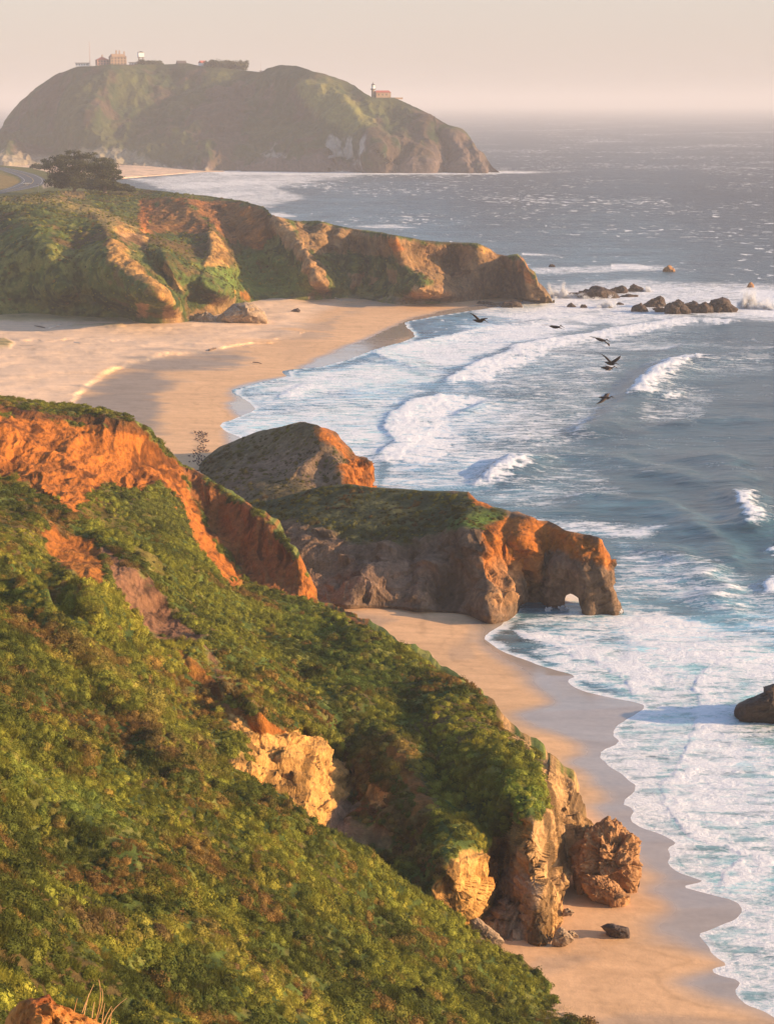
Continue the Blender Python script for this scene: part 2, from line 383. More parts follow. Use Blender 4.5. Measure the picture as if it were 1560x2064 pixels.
c = t.n('VectorMath', operation='SCALE'); t.l(a, c.inputs[0]); t.l(f, c.inputs['Scale'])
dryf = t.mapr(wt, 0, 1, 1, .06)
nm = t.bump(n1, t.math('MULTIPLY', dryf, .35), .12); nm = t.bump(n3, t.math('MULTIPLY', dryf, .3), .04, nm)
t.bsdf(c.outputs[0], t.mapr(wt, 0, 1, .95, .12), t.mapr(wt, 0, 1, .1, .65), nm)
SAND = t.m
beach = mesh_from('beach', Vb.reshape(-1, 3), gridF(*PX.shape, keep=keep), SAND, attrs={'col': ('FLOAT_COLOR', bc.reshape(-1, 3)), 'wet': ('FLOAT', wet.ravel())})
prop(beach, kind='structure', label='sandy beach with wet margins curving between the cliffs and the surf')

# ------------------------------------------------------------------ sea
xs = np.concatenate([[-30000, -12000, -5000, -2000, -900, -500], np.arange(-260, 1822, 2.6), [2100, 2600, 4000, 8000, 16000, 32000]])
ys = np.concatenate([[206.5, 207, 207.8, 209.0, 210.5, 212, 214], np.arange(216, 2160, 2.5), [2300, 2600, 3200]])
SX, SY = np.meshgrid(xs, ys); S0 = G(SX, SY); S0[..., 0] = np.clip(S0[..., 0], -118000, 118000); sx, sy = S0[..., 0], S0[..., 1]
nw = fbm(S0, 7, 3, 41); qx_ = sx+fbm(S0*arr((1, 1, 0)), 5, 3, 3)*.8; dsh, _, _, _ = segd(qx_, sy, sW); sea_d = np.where(inside(qx_, sy, SEAPOLY), dsh, -dsh)          # + = out at sea
# breakers: (crest polyline bottom -> top of the photo, height m, front foam m, lace m, strength)
BR = [
 ([(1035,1252),(1052,1272),(1075,1292),(1110,1306),(1160,1322),(1225,1342),(1268,1366),(1283,1395),(1292,1425)][::-1], .16, 5.5, 26, 1.0),
 ([(1500,1836),(1488,1808),(1454,1788),(1458,1763),(1505,1726),(1484,1716),(1430,1700),(1400,1682),(1370,1648),(1345,1610),(1336,1581),(1361,1560),(1378,1505),(1407,1454),(1400,1400),(1412,1356),(1450,1340),(1500,1330)], .12, 3.2, 14, .95),
 ([(735,935),(765,917),(803,890),(778,862),(791,836),(830,809),(876,800),(900,790)], .9, 15, 34, 1.0),
 ([(899,776),(910,762),(938,744),(980,727),(1027,710),(1040,697),(1120,682),(1180,675),(1238,663),(1323,649),(1386,640),(1450,644),(1520,650)], 1.1, 13, 24, 1.0),
 ([(880,749),(838,742),(800,731),(765,718),(748,707),(800,697),(870,683),(925,672),(962,661),(1006,657),(1060,650),(1110,640),(1180,634)], .5, 5, 60, .8),
 ([(552,812),(566,803),(585,788),(612,775),(645,768)], .5, 7, 10, .85),
 ([(940,990),(955,982),(976,968),(1018,938),(1035,928),(1075,928),(1130,924)], 1.6, 4.5, 7, .9),
 ([(1262,806),(1274,795),(1286,780),(1320,752),(1357,728),(1386,720),(1425,735)], 1.9, 5.5, 10, 1.0),
 ([(1228,838),(1250,833),(1290,838)], .7, 5, 8, .8), ([(1318,812),(1340,800),(1375,790),(1400,796)], .6, 3, 7, .7), ([(1330,768),(1365,757),(1400,757)], .5, 3, 8, .7), ([(1500,735),(1530,728),(1550,734)], .5, 4, 6, .7), ([(1075,935),(1095,925),(1120,930)], .4, 3, 7, .7),
 ([(1548,1130),(1552,1112),(1575,1100),(1600,1090)], 1.3, 3, 7, 1.0),
 ([(1545,1215),(1552,1190),(1556,1165),(1600,1150)], 1.0, 3, 7, 1.0),
 ([(1560,1078),(1525,1068),(1509,1050),(1508,1036),(1492,1014),(1492,990)], 1.6, 2.0, 3.5, .95),
]
SWELL = [([(1150,890),(1190,862),(1228,838),(1262,806),(1300,775),(1357,735),(1425,728),(1520,712),(1640,700)], 1.1), ([(990,975),(1035,928),(1130,915),(1240,925),(1340,950),(1420,990)], 1.0), ([(1300,870),(1380,850),(1480,845),(1600,850)], .8), ([(1430,905),(1480,960),(1492,1000),(1520,1060),(1600,1090)], 1.3),
 ([(1080,1010),(1200,1000),(1330,1020),(1440,1080),(1500,1160)], .7), ([(1230,1090),(1330,1100),(1420,1150),(1500,1260)], .7), ([(1060,760),(1180,745),(1300,725),(1400,690)], .5), ([(900,850),(980,810),(1100,790)], .5)]
foam = np.zeros(SX.shape); Z = np.zeros(SX.shape)
nl = fbm(S0*arr((.6, 1, 0)), 6, 4, 55); nl2 = fbm(S0*arr((1, 1, 0)), 2.2, 4, 56)
nl3 = fbm(S0, 1.1, 4, 58)
rowsel = lambda lo, hi: (ys > lo) & (ys < hi)
for poly, hgt, wf, wl_, st in BR:
    pp = arr(poly); r = rowsel(pp[:, 1].min()-170, pp[:, 1].max()+200); sl_ = np.where(r)[0]
    s0, s1 = sl_[0], sl_[-1]+1
    W2 = G(pp[:, 0], pp[:, 1])[:, :2]
    X = sx[s0:s1]; Yy = sy[s0:s1]
    wob = nl[s0:s1]*2.0+nl2[s0:s1]*1.0
    d, sg, run, L = segd(X+wob*.6, Yy+wob*.6, W2); s = -d*sg         # + seaward (right of travel going away)
    end = sst(0, 9, run)*sst(0, 9, L-run)*np.where((run < .01) | (run > L-.01), 0, 1)
    end = np.maximum(end, np.exp(-(d/3.0)**2)*.0)
    prof = np.where(s < 0, np.exp(-(s/ (hgt*1.6))**2), np.exp(-(s/(hgt*4+wf*.5))**2))
    Z[s0:s1] = Z[s0:s1]+.48*hgt*prof*end*(1+.25*nl2[s0:s1]+.16*nl3[s0:s1])
    front = sst(-hgt*1.4-.5, -.2, s)*sst(wf*1.5, wf*.6, s+wob)
    trail = np.where(s > 0, np.exp(-s/wl_), 0)
    fo = st*end*np.maximum(front*(.80+.6*nl3[s0:s1]+.35*nl2[s0:s1]), .80*trail*sst(-1, 1, s))
    foam[s0:s1] = np.maximum(foam[s0:s1], fo)
for poly, hgt in SWELL:
    pp = arr(poly); r = np.where(rowsel(pp[:, 1].min()-60, pp[:, 1].max()+80))[0]; s0, s1 = r[0], r[-1]+1
    d, sg, run, L = segd(sx[s0:s1]+nl[s0:s1]*3, sy[s0:s1]+nl[s0:s1]*3, G(pp[:, 0], pp[:, 1])[:, :2]); s = -d*sg
    Z[s0:s1] += hgt*np.where(s < 0, np.exp(-(s/(hgt*3.4))**2), np.exp(-(s/(hgt*7))**2))*sst(0, 14, run)*sst(0, 14, L-run)-hgt*.15*np.exp(-((s+hgt*5)/(hgt*4))**2)*sst(0, 14, run)*sst(0, 14, L-run)
FP = [
 ([(1110,1180),(1140,1172),(1200,1178),(1215,1215),(1120,1222)], .9, 10),
 ([(880,740),(1040,700),(1240,690),(1260,740),(1200,830),(1180,900),(1000,930),(900,900),(840,860)], .44, 30),
 ([(1300,700),(1560,690),(1560,760),(1420,770),(1300,740)], .34, 20), ([(1280,790),(1400,770),(1450,800),(1400,860),(1290,850)], .40, 18),
 ([(1240,1080),(1560,1180),(1640,1300),(1420,1250),(1240,1190)], .46, 26), ([(1040,930),(1200,925),(1250,990),(1100,1040),(980,1020)], .42, 22),
  # foam drifting between the breakers: polygon, density, feather px
 ([(1030,1235),(1260,1190),(1420,1240),(1640,1300),(1640,2180),(1500,2040),(1470,1960),(1390,1880),(1480,1840),(1340,1740),(1250,1615),(1210,1510),(1290,1420),(1150,1370),(1060,1290)], .56, 30),
 ([(1035,1240),(1130,1255),(1240,1280),(1330,1330),(1420,1350),(1540,1370),(1620,1420),(1620,1330),(1480,1270),(1330,1215),(1260,1225),(1120,1235)], .74, 26),
 ([(1400,1480),(1640,1500),(1640,1760),(1520,1720),(1400,1670),(1360,1590)], .68, 26),
 ([(1400,1880),(1490,1840),(1640,1850),(1640,2150),(1540,2050),(1480,1990)], .60, 14),
 ([(1207,1512),(1260,1490),(1330,1520),(1330,1600),(1400,1700),(1440,1780),(1400,1780),(1300,1670),(1240,1600)], .66, 10),
 ([(438,855),(500,780),(600,755),(740,712),(870,680),(980,640),(1100,620),(1240,650),(1030,700),(900,770),(790,840),(800,900),(760,990),(480,900)], .56, 26),
 ([(438,855),(500,838),(640,800),(700,790),(780,840),(770,960),(700,960),(560,900),(470,890)], .64, 20),
 ([(520,790),(640,750),(760,715),(880,760),(760,790),(640,800)], .66, 16),
 ([(760,705),(930,668),(1100,640),(1230,655),(1040,695),(900,745)], .76, 10),
 ([(940,620),(1110,585),(1300,570),(1640,575),(1640,660),(1400,645),(1240,665),(1100,650),(960,640)], .68, 14),
 ([(1100,600),(1180,600),(1260,620),(1180,640),(1060,650),(1000,640)], .82, 14),
 ([(1480,600),(1500,580),(1640,585),(1640,650),(1500,640)], .9, 10),
 ([(1100,570),(1290,560),(1640,578),(1640,600),(1300,590),(1120,596)], .60, 8),
 ([(1070,540),(1320,532),(1420,545),(1300,549),(1080,552)], .58, 4),
 ([(900,800),(1060,800),(1180,850),(1100,900),(950,900),(860,880)], .50, 26),
 ([(780,905),(950,890),(1040,910),(1000,990),(950,990),(760,990)], .56, 20),
 ([(1000,1036),(1180,1040),(1340,1062),(1300,1078),(1160,1075),(1060,1060)], .64, 14),
 ([(980,700),(1240,676),(1500,690),(1300,712),(1040,740)], .50, 16),
 ([(930,740),(1040,722),(1250,740),(1150,780),(950,800)], .46, 20),
 ([(260,360),(420,345),(620,343),(760,346),(700,360),(560,380),(640,400),(520,420),(420,402),(330,385)], .60, 7),
 ([(420,344),(600,341),(1010,344),(1150,347),(1000,352),(700,352),(450,356)], .78, 3),
 ([(300,372),(520,358),(560,366),(400,384)], .72, 5),
 ([(360,392),(500,384),(530,392),(420,402)], .72, 4),
 ([(540,428),(570,428),(600,437),(560,440)], .8, 3),
 ([(700,455),(790,452),(860,460),(760,462)], .66, 3),
 ([(1050,508),(1130,513),(1130,518),(1050,516)], .66, 3),
 ([(1425,336),(1560,337),(1560,341),(1425,339)], .52, 2),
 ([(1230,532),(1280,530),(1330,540),(1290,546),(1230,543)], .8, 3),
]
n3 = fbm(S0*arr((.4, 1, 0)), 12, 4, 61)
for poly, dn, fe in FP:
    pp = arr(poly); r = np.where(rowsel(pp[:, 1].min()-60, pp[:, 1].max()+60))[0]; s0, s1 = r[0], r[-1]+1
    m = pmask(SX[s0:s1], SY[s0:s1], poly, fe, n3[s0:s1]*fe*.8)
    foam[s0:s1] = np.maximum(foam[s0:s1], dn*m)
foam = foam+(foam > .05)*(nl*.10+n3*.10)
edge = np.exp(-(np.maximum(sea_d, 0)/2.2)**2)*sst(-.5, .1, sea_d)*(sy < 900)
foam = np.maximum(foam, edge*.70+np.exp(-(sea_d/.35)**2)*.14*(sy < 450))
foam = np.clip(foam, 0, 1)
near = sst(900, 250, sy)
shallow = sst(.5, 22, sea_d)
sw = fbm(S0*arr((.45, 1, 0)), 16, 3, 91)*.55+fbm(S0*arr((.5, 1, 0)), 5, 3, 92)*.22
Z = Z+sw*near*shallow+foam*near*.06*(nl2+1.2*nl3)*sst(0, 6, sea_d)
Z = np.where(sea_d < .3, np.minimum(Z, 0.02), Z)
V = S0.copy(); V[..., 2] = Z
# body colour of the water (what the water itself is: sand-laden and pale near shore, dark offshore)
WCT = arr([(1500,1400,.20,.33,.38),(1300,1560,.25,.36,.40),(1500,1900,.22,.34,.39),(1450,1200,.10,.17,.175),(1300,1100,.07,.12,.125),(1200,950,.05,.085,.085),(1450,800,.04,.065,.065),
 (1050,800,.07,.11,.115),(850,730,.17,.27,.33),(700,830,.17,.26,.31),(600,790,.16,.25,.29),(1000,640,.15,.23,.27),(1300,720,.055,.08,.08),(1500,1000,.035,.055,.055),
 (1300,600,.10,.14,.15),(1000,450,.035,.045,.047),(1400,450,.03,.036,.037),(1200,300,.025,.028,.03),(600,380,.10,.12,.13),(400,380,.12,.14,.15),(900,300,.03,.033,.034),
 (1400,230,.03,.03,.03),(800,1200,.10,.17,.18),(300,300,.03,.03,.03),(1560,1150,.08,.14,.14),(1560,2064,.22,.30,.33),(0,250,.03,.03,.03)])
cx = np.clip(SX, -200, 1800)
wc = np.stack([np.clip(TPS(WCT[:, :2], WCT[:, 2+k], .01)(cx, SY), .018, .45) for k in range(3)], -1)
wc = wc*cl(.76, .97, 1.09)*(1+.12*n3[..., None]); wc = np.minimum(wc*(1+.9*sst(.3, .7, foam)*sst(900, 500, sy))[..., None], .46)
keep = (sea_d[:-1, :-1] > -14) | (sea_d[1:, 1:] > -14) | (sy[1:, 1:] > 720)
t = NT('water'); fo = t.attr('foam').outputs['Fac']; a = t.attr('col').outputs['Color']
g = t.n('NewGeometry'); sep = t.n('SeparateXYZ'); t.l(g.outputs['Position'], sep.inputs[0]); yy = sep.outputs[1]
pf = t.pos((.34, 1, 1)); p1 = t.pos((.7, 1, 1)); pl = t.pos((.12, .5, 1))
fa = t.noise(pf, .55, 9, .68, .6); fb = t.noise(p1, 1.3, 7, .66, 1.0)
fn = t.math('ADD', t.math('MULTIPLY', fa, .62), t.math('MULTIPLY', fb, .38))
fn = t.mapr(fn, .33, .67, 0, 1)
lo = t.math('SUBTRACT', 1.0, fo); fm = t.mapr(t.math('SUBTRACT', fn, lo), -.17, .28, 0, 1, True)
fm = t.math('MULTIPLY', fm, t.mapr(fo, .03, .2, 0, 1))
# whitecaps offshore
wcn = t.noise(t.pos((.13, .075, 1)), 1.0, 7, .66, .6); wcl = t.noise(t.pos((.006, .004, 1)), 1.0, 2)
wcm = t.mapr(t.math('ADD', wcn, t.math('MULTIPLY', wcl, .40)), .79, .85, 0, 1, True)
wfar = t.noise(t.pos((.05, .016, 1)), 1.0, 7, .66, .6); wfm = t.mapr(wfar, .645, .70, 0, .7, True)
far = t.mapr(yy, 380, 800, 0, 1, True); vfar = t.mapr(yy, 1500, 2600, 0, 1, True)
wcm = t.math('MULTIPLY', wcm, far); wfm = t.math('MULTIPLY', wfm, vfar)
fm = t.math('MAXIMUM', fm, t.math('MAXIMUM', wcm, wfm))
# wave-scale tone: shading of the waves painted into the water colour
wv = t.noise(t.pos((.11, .34, 1)), 1.0, 7, .68, .4); wv2 = t.noise(t.pos((.020, .022, 1)), 1.0, 6, .65, .3)
tone = t.math('MULTIPLY', t.mapr(wv, .3, .7, .35, 1.65), t.mapr(wv2, .3, .7, .5, 1.5))
sc_ = t.n('VectorMath', operation='SCALE'); t.l(a, sc_.inputs[0]); t.l(tone, sc_.inputs['Scale'])
col = t.mix(fm, sc_.outputs[0], C3(.80, .80, .80))
b1 = t.noise(t.pos((.35, 1, 1)), .42, 7, .62, .3); b2 = t.noise(t.pos((.5, 1, 1)), 2.2, 5, .6)
b3 = t.noise(t.pos((.05, .05, 1)), 1.0, 7, .75)
bst = t.mapr(fo, 0, .6, .55, .30)
nm = t.bump(b1, bst, 1.1); nm = t.bump(b2, t.math('MULTIPLY', t.mapr(yy, 150, 600, .5, .1), 1.0), .12, nm)
nm = t.bump(b3, t.mapr(yy, 350, 1200, .0, 1.0), 7.0, nm)
ff = t.noise(t.pos((.8, 1, 1)), 2.6, 7, .7, .6); nm = t.bump(fn, t.math('MULTIPLY', fm, .5), .30, nm); nm = t.bump(ff, t.math('MULTIPLY', fm, .8), .16, nm)
rg = t.math('ADD', t.mapr(yy, 150, 1500, .20, .42), t.math('MULTIPLY', fm, .5))
t.bsdf(col, rg, t.mapr(fm, 0, 1, .5, .15), nm)
SEA = t.m
sea = mesh_from('sea', V.reshape(-1, 3), gridF(*SX.shape, keep=keep), SEA, attrs={'col': ('FLOAT_COLOR', wc.reshape(-1, 3)), 'foam': ('FLOAT', foam.ravel())})
prop(sea, kind='structure', label='grey green sea with white surf rolling to the beach and whitecaps offshore')
# ------------------------------------------------------------------ land colours (ground materials; some tones also paint lit and shaded faces)
VG1 = cl(.040, .060, .014); VG2 = cl(.095, .125, .024); VG3 = cl(.20, .19, .045); VBR = cl(.14, .072, .030)
RUST = cl(.35, .112, .018); RUSTD = cl(.21, .078, .022); TAN = cl(.36, .19, .085); YEL = cl(.52, .275, .080); ROCK = cl(.20, .125, .075); ROCKG = cl(.22, .175, .135); DKR = cl(.10, .070, .050)
def vegcol(V, s, seed, dry=0.0):
    a = fbm(V, s, 4, seed); b = fbm(V, s*.35, 3, seed+3); c = fbm(V, s*2.3, 3, seed+7)
    m = cmix(np.broadcast_to(VG1, V.shape), np.broadcast_to(VG2, V.shape), sst(-.35, .35, a+b*.6))
    m = cmix(m, np.broadcast_to(VG3, V.shape), sst(.10, .55, b+c*.8+dry)*.8)
    return cmix(m, np.broadcast_to(VBR, V.shape), sst(.12, .45, -c+.5*b+dry*.5)*.7)

# ================================================================== far rocky island hill with the lighthouse
GT = [(-170,330),(-60,296),(0,262),(18,232),(40,205),(60,188),(90,168),(120,148),(150,136),(200,133),(320,131),(380,131),(420,135),(470,140),(528,146),(540,138),(565,132),(598,134),(632,146),(650,149),(690,162),(715,172),(735,187),(750,196),
      (795,197),(815,207),(850,224),(880,241),(905,255),(930,262),(945,276),(956,290),(962,301),(975,308),(985,325),(994,336),(1006,346)]
GB = [(-170,345),(-60,338),(0,333),(60,333),(120,333),(240,337),(330,340),(430,346),(480,346.5),(530,346.5),(600,347),(660,347),(720,347),(780,347),(830,347),(870,347.5),(900,348),(930,348),(960,348),(980,348),(1008,348)]
GC = [(-170,330,2750),(0,262,2400),(90,168,2330),(150,136,2290),(320,131,2290),(528,146,2240),(565,132,2230),(632,146,2200),(750,196,2120),(850,224,2080),(930,262,2050),(985,325,2010),(1008,347,1990),
      (0,330,2100),(150,330,2120),(300,338,2070),(430,344,2035),(600,346,2020),(800,346,2008),(930,347,1998),(300,230,2190),(500,230,2170),(700,260,2090),(150,230,2210),(850,290,2045),(50,290,2260),(400,300,2090)]
GS = [([(560,134),(600,170),(640,230),(650,290)], 30, 60, 46), ([(640,150),(690,200),(725,255),(760,300)], 55, 50, 28), ([(735,188),(770,240),(800,300)], 34, 36, 50), ([(200,134),(180,190),(150,260)], 30, 60, 70), ([(420,136),(400,200),(420,300)], 22, 60, 60),
      ([(905,256),(930,300),(945,346)], 26, 24, 24), ([(956,292),(975,346)], 18, 12, 16), ([(850,226),(860,290),(850,346)], 18, 30, 24)]
def gdisp(V, px, py): return fbm(V, 60, 5, 101, .55)*17+ridg(V*arr((1, .5, .35)), 34, 5, 105)*9*(.55+.6*sst(250, 330, py))
def gcol(V, px, py, N):
    a = fbm(V*arr((1, 1, .5)), 45, 4, 120); b = fbm(V*arr((1, 1, .4)), 12, 4, 122)
    c = cmix(np.broadcast_to(cl(.026, .042, .014), V.shape), np.broadcast_to(cl(.060, .066, .022), V.shape), sst(-.3, .4, a+b*.5))
    c = cmix(c, np.broadcast_to(cl(.075, .050, .032), V.shape), sst(.0, .4, -a+b*.6+.25*sst(260, 330, py)))
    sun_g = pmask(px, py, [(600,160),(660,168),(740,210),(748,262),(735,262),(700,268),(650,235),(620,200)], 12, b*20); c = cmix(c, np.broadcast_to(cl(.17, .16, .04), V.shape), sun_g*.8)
    rk = np.maximum(sst(322, 342, py+b*14), pmask(px, py, [(900,262),(935,262),(1010,348),(850,348)], 14, b*24)); c = cmix(c, np.broadcast_to(cl(.12, .085, .07), V.shape), rk)
    gu = pmask(px, py, [(664,300),(700,288),(745,290),(748,305),(725,320),(740,336),(700,328),(668,332)], 7, b*22+a*8)*.75
    gu = np.maximum(gu, pmask(px, py, [(532,320),(548,310),(570,318),(582,328),(540,332)], 6, b*18)*.5)
    c = cmix(c, np.broadcast_to(cl(.40, .37, .33), V.shape), gu*sst(-.25, .25, b+.25*a))
    ds = pmask(px, py, [(-170,318),(60,322),(150,300),(200,302),(270,306),(280,320),(340,332),(440,345),(300,345),(-170,345)], 6, b*12)
    c = cmix(c, np.broadcast_to(cl(.34, .28, .19), V.shape), ds*.65)
    return c, rk
MG = terrain_mat('far hill ground', 14, 3, 3.0, .8, .30)
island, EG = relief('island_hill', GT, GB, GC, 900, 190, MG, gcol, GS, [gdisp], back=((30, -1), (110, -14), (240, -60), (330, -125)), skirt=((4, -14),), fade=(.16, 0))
prop(island, label='large hazy domed rock hill with steep green flanks rising out of the sea')

# low sandy neck joining the rock to the coast
def ncol(V, px, py, N):
    b = fbm(V*arr((.4, 1, 0)), 30, 4, 131); c = cmix(np.broadcast_to(cl(.62, .42, .28), V.shape), np.broadcast_to(cl(.42, .33, .24), V.shape), sst(335, 328, py+b*6+px*.012))
    return cmix(c, np.broadcast_to(cl(.20, .19, .09), V.shape), sst(326, 320, py+b*5)*.7), np.zeros(px.shape)
neck_top = [(-260,322),(0,321),(90,323),(180,327),(300,331),(430,340.5),(452,343.5)]
neck_bot = [(-260,362),(0,362),(90,362),(190,361),(300,354.5),(400,346.5),(452,346)]
neck, _ = relief('far_beach', neck_top, neck_bot, [(x, y, float(G(x, y, 5 if y < 335 else 2.0)[1])) for x, y in neck_top[:5]]+[(x, y, float(G(x, y, .4)[1])) for x, y in neck_bot[2:]]+[(-260,362,float(G(-260,362,6)[1])),(452,344,2040),(240,345,float(G(240,345,3)[1]))], 220, 40, MG, ncol, back=((40, -6),), skirt=((-2, -3),))
prop(neck, label='far strip of pale orange sand below the hazy rock')

# ================================================================== cliffs behind the upper beach
FT = [(-200,326),(-60,331),(0,333),(60,338),(110,350),(180,362),(250,378),(300,382),(350,388),(410,394),(470,402),(505,409),(535,419),(548,434),(572,440),(600,446),(640,444),(680,455),(705,461),(735,466),(780,472),(815,478),(850,487),(885,490),(930,491),(962,492),(985,502),
      (1000,514),(1022,518),(1042,514),(1056,528),(1066,547),(1078,556),(1084,578),(1100,592),(1112,607)]
FB = [(-200,652),(-60,648),(0,641),(60,640),(110,640),(180,640),(250,642),(300,646),(350,646),(395,643),(430,640),(455,628),(480,612),(510,606),(540,604),(580,601),(620,599),(660,597),(690,597),(715,597),(740,603),(765,610),(800,610),(830,610),(860,609),(890,610),(915,608),
      (940,607),(965,606),(985,606),(1005,606),(1030,607),(1060,607),(1090,608),(1114,608)]
def zc(pts): return [(x, y, float(G(x, y, z)[1])) for x, y, z in pts]
FC = zc([(-200,326,28),(0,333,28),(110,350,28),(250,378,30),(350,388,30),(470,402,30),(535,419,30),(600,446,26.5),(700,460,25),(815,478,24),(960,492,21),(1042,514,17),(1066,547,14),(1084,578,8),(1112,607,1),
         (-200,652,3),(0,641,3),(110,640,3),(250,642,3),(395,643,3),(540,604,2.5),(690,597,2.5),(800,610,2),(915,608,1.2),(1060,607,0),(1114,608,0),
         (0,400,30),(100,405,30),(180,430,28),(60,470,25),(0,520,20),(180,520,20),(100,590,8),(300,600,10),(250,470,25),(330,440,26),(330,520,19),(400,500,19),(400,590,9),(480,480,20),(520,540,11),(620,490,20),(640,560,9),(750,500,18),(800,560,8),(900,530,14),(960,560,9),(1040,560,8)])
FS = [  # crest polylines (top -> bottom), metres towards viewer, width left, width right (px)
 ([(-60,400),(0,415),(40,440),(75,480),(105,530),(115,590),(112,640)], 36, 70, 44),
 ([(100,405),(150,418),(190,440),(215,480),(262,528),(310,580),(345,620),(360,645)], 42, 80, 24),
 ([(235,452),(285,478),(330,512),(400,560),(450,592),(480,620)], 34, 30, 26),
 ([(330,515),(350,560),(372,590)], 10, 12, 18),
 ([(285,400),(283,440),(292,480)], -16, 40, 26), ([(300,398),(420,400),(520,420)], 3, 30, 10),
 ([(372,405),(405,440),(424,462),(440,500),(462,540)], 30, 42, 18),
 ([(424,470),(428,500),(415,535)], 8, 8, 30),
 ([(495,425),(500,470),(520,520)], 10, 20, 14), ([(520,440),(530,490),(560,530)], 8, 14, 14),
 ([(560,440),(590,470),(618,520),(655,575),(670,600)], 24, 34, 24),
 ([(650,455),(640,500)], 8, 20, 14), ([(690,465),(672,520)], 6, 16, 12),
 ([(790,480),(800,520),(825,560),(870,580),(900,608)], 24, 46, 30), ([(720,540),(715,600)], 10, 22, 14), ([(850,570),(830,608)], 8, 18, 12),
 ([(960,494),(990,540),(1000,606)], 6, 26, 24), ([(1042,516),(1052,560),(1070,606)], 12, 30, 14), ([(905,540),(900,606)], -6, 16, 30)]
PLAT = [(-400,200),(300,200),(300,378),(250,381),(180,386),(110,388),(60,394),(0,399),(-400,405)]
earthF = [  # polygon, colour, strength; tones also paint lit edges and shaded bowls
 ([(284,402),(320,399),(318,420),(300,450),(292,475),(284,465),(282,430)], RUST*1.1, 1.0),
 ([(318,400),(372,406),(410,440),(424,468),(400,475),(330,470),(296,470),(304,440)], RUSTD*1.2, .75),
 ([(350,402),(374,402),(372,416),(356,414)], RUST*1.1, 1),
 ([(372,402),(450,406),(530,420),(552,440),(560,470),(520,505),(505,500),(480,490),(470,500),(440,470),(412,440)], RUSTD*1.3, .85),
 ([(488,430),(510,425),(512,450),(500,500),(526,505),(536,495),(520,460),(500,452)], RUST*1.1, .8),
 ([(548,438),(572,442),(610,490),(650,545),(672,600),(640,590),(600,520),(570,490),(552,460)], TAN*1.1, .8),
 ([(600,448),(680,458),(730,468),(860,490),(985,500),(1000,515),(1050,520),(1114,608),(1000,608),(900,608),(870,570),(800,520),(720,510),(640,515),(600,480)], TAN*.75, .8),
 ([(425,462),(440,480),(462,520),(474,540),(440,535),(412,532),(424,505)], YEL*.8, 1.0),
 ([(233,448),(245,452),(270,468),(258,471),(236,468)], YEL, 1), ([(240,472),(288,474),(300,505),(280,500),(250,490)], TAN*.9, .8),
 ([(288,474),(305,492),(296,512)], YEL, 1), ([(215,476),(240,485),(290,540),(345,600),(350,610),(320,600),(270,555),(222,525),(212,500)], YEL*.72, 1.0),
 ([(322,532),(345,538),(372,580),(378,592),(345,580)], YEL*.8, .85), ([(275,612),(300,612),(298,640),(276,640)], TAN, .8), ([(330,620),(365,618),(368,646),(330,646)], TAN, .75),
 ([(475,585),(500,585),(510,603),(490,607)], RUST, .7), ([(120,382),(170,385),(172,402),(130,404)], TAN*.8, .5),
 ([(655,575),(672,600),(620,598)], TAN*.7, .8), ([(705,555),(728,552),(726,575),(708,580)], TAN*1.1, .8), ([(745,560),(765,560),(762,576),(746,577)], TAN*1.1, .8), ([(780,540),(800,545),(800,570),(785,568)], TAN, .8),
 ([(860,575),(892,580),(912,608),(800,610),(835,585)], TAN*.95, .8), ([(780,482),(800,484),(806,500),(786,498)], RUST*1.1, .8), ([(1042,525),(1075,552),(1080,572),(1060,572),(1045,550)], RUST*1.05, .9), ([(962,492),(990,504),(980,510),(962,504)], YEL*.8, .9),
 ([(440,600),(480,598),(470,640),(420,645),(380,640),(400,625)], TAN*.7, .7)]
def fdisp(V, px, py):
    cliff = sst(.5, .9, 0*px)
    return fbm(V, 16, 4, 201, .5)*1.7+.55*ridg(V*arr((1, .3, .22))+fbm(V, 9, 2, 203)[..., None]*3, 6, 4, 205)*1.5+facet(V@ROT.T, 5, 207)*.8*sst(300, 560, px)+fbm(V, 2.2, 3, 208)*.5
def stain_shade(c, V, m, k=.55, s=1.6, seed=900):
    '''dark streaks down bare rock: part iron stain, part painted groove shade'''
    g = sst(.05, .45, fbm((V+fbm(V, s*3, 2, seed)[..., None]*s)*arr((1, .25, .14)), s, 4, seed+2))+.6*sst(.25, .6, fbm(V, s*.5, 3, seed+5))
    return c*(1-k*np.clip(g, 0, 1)*m)[..., None]
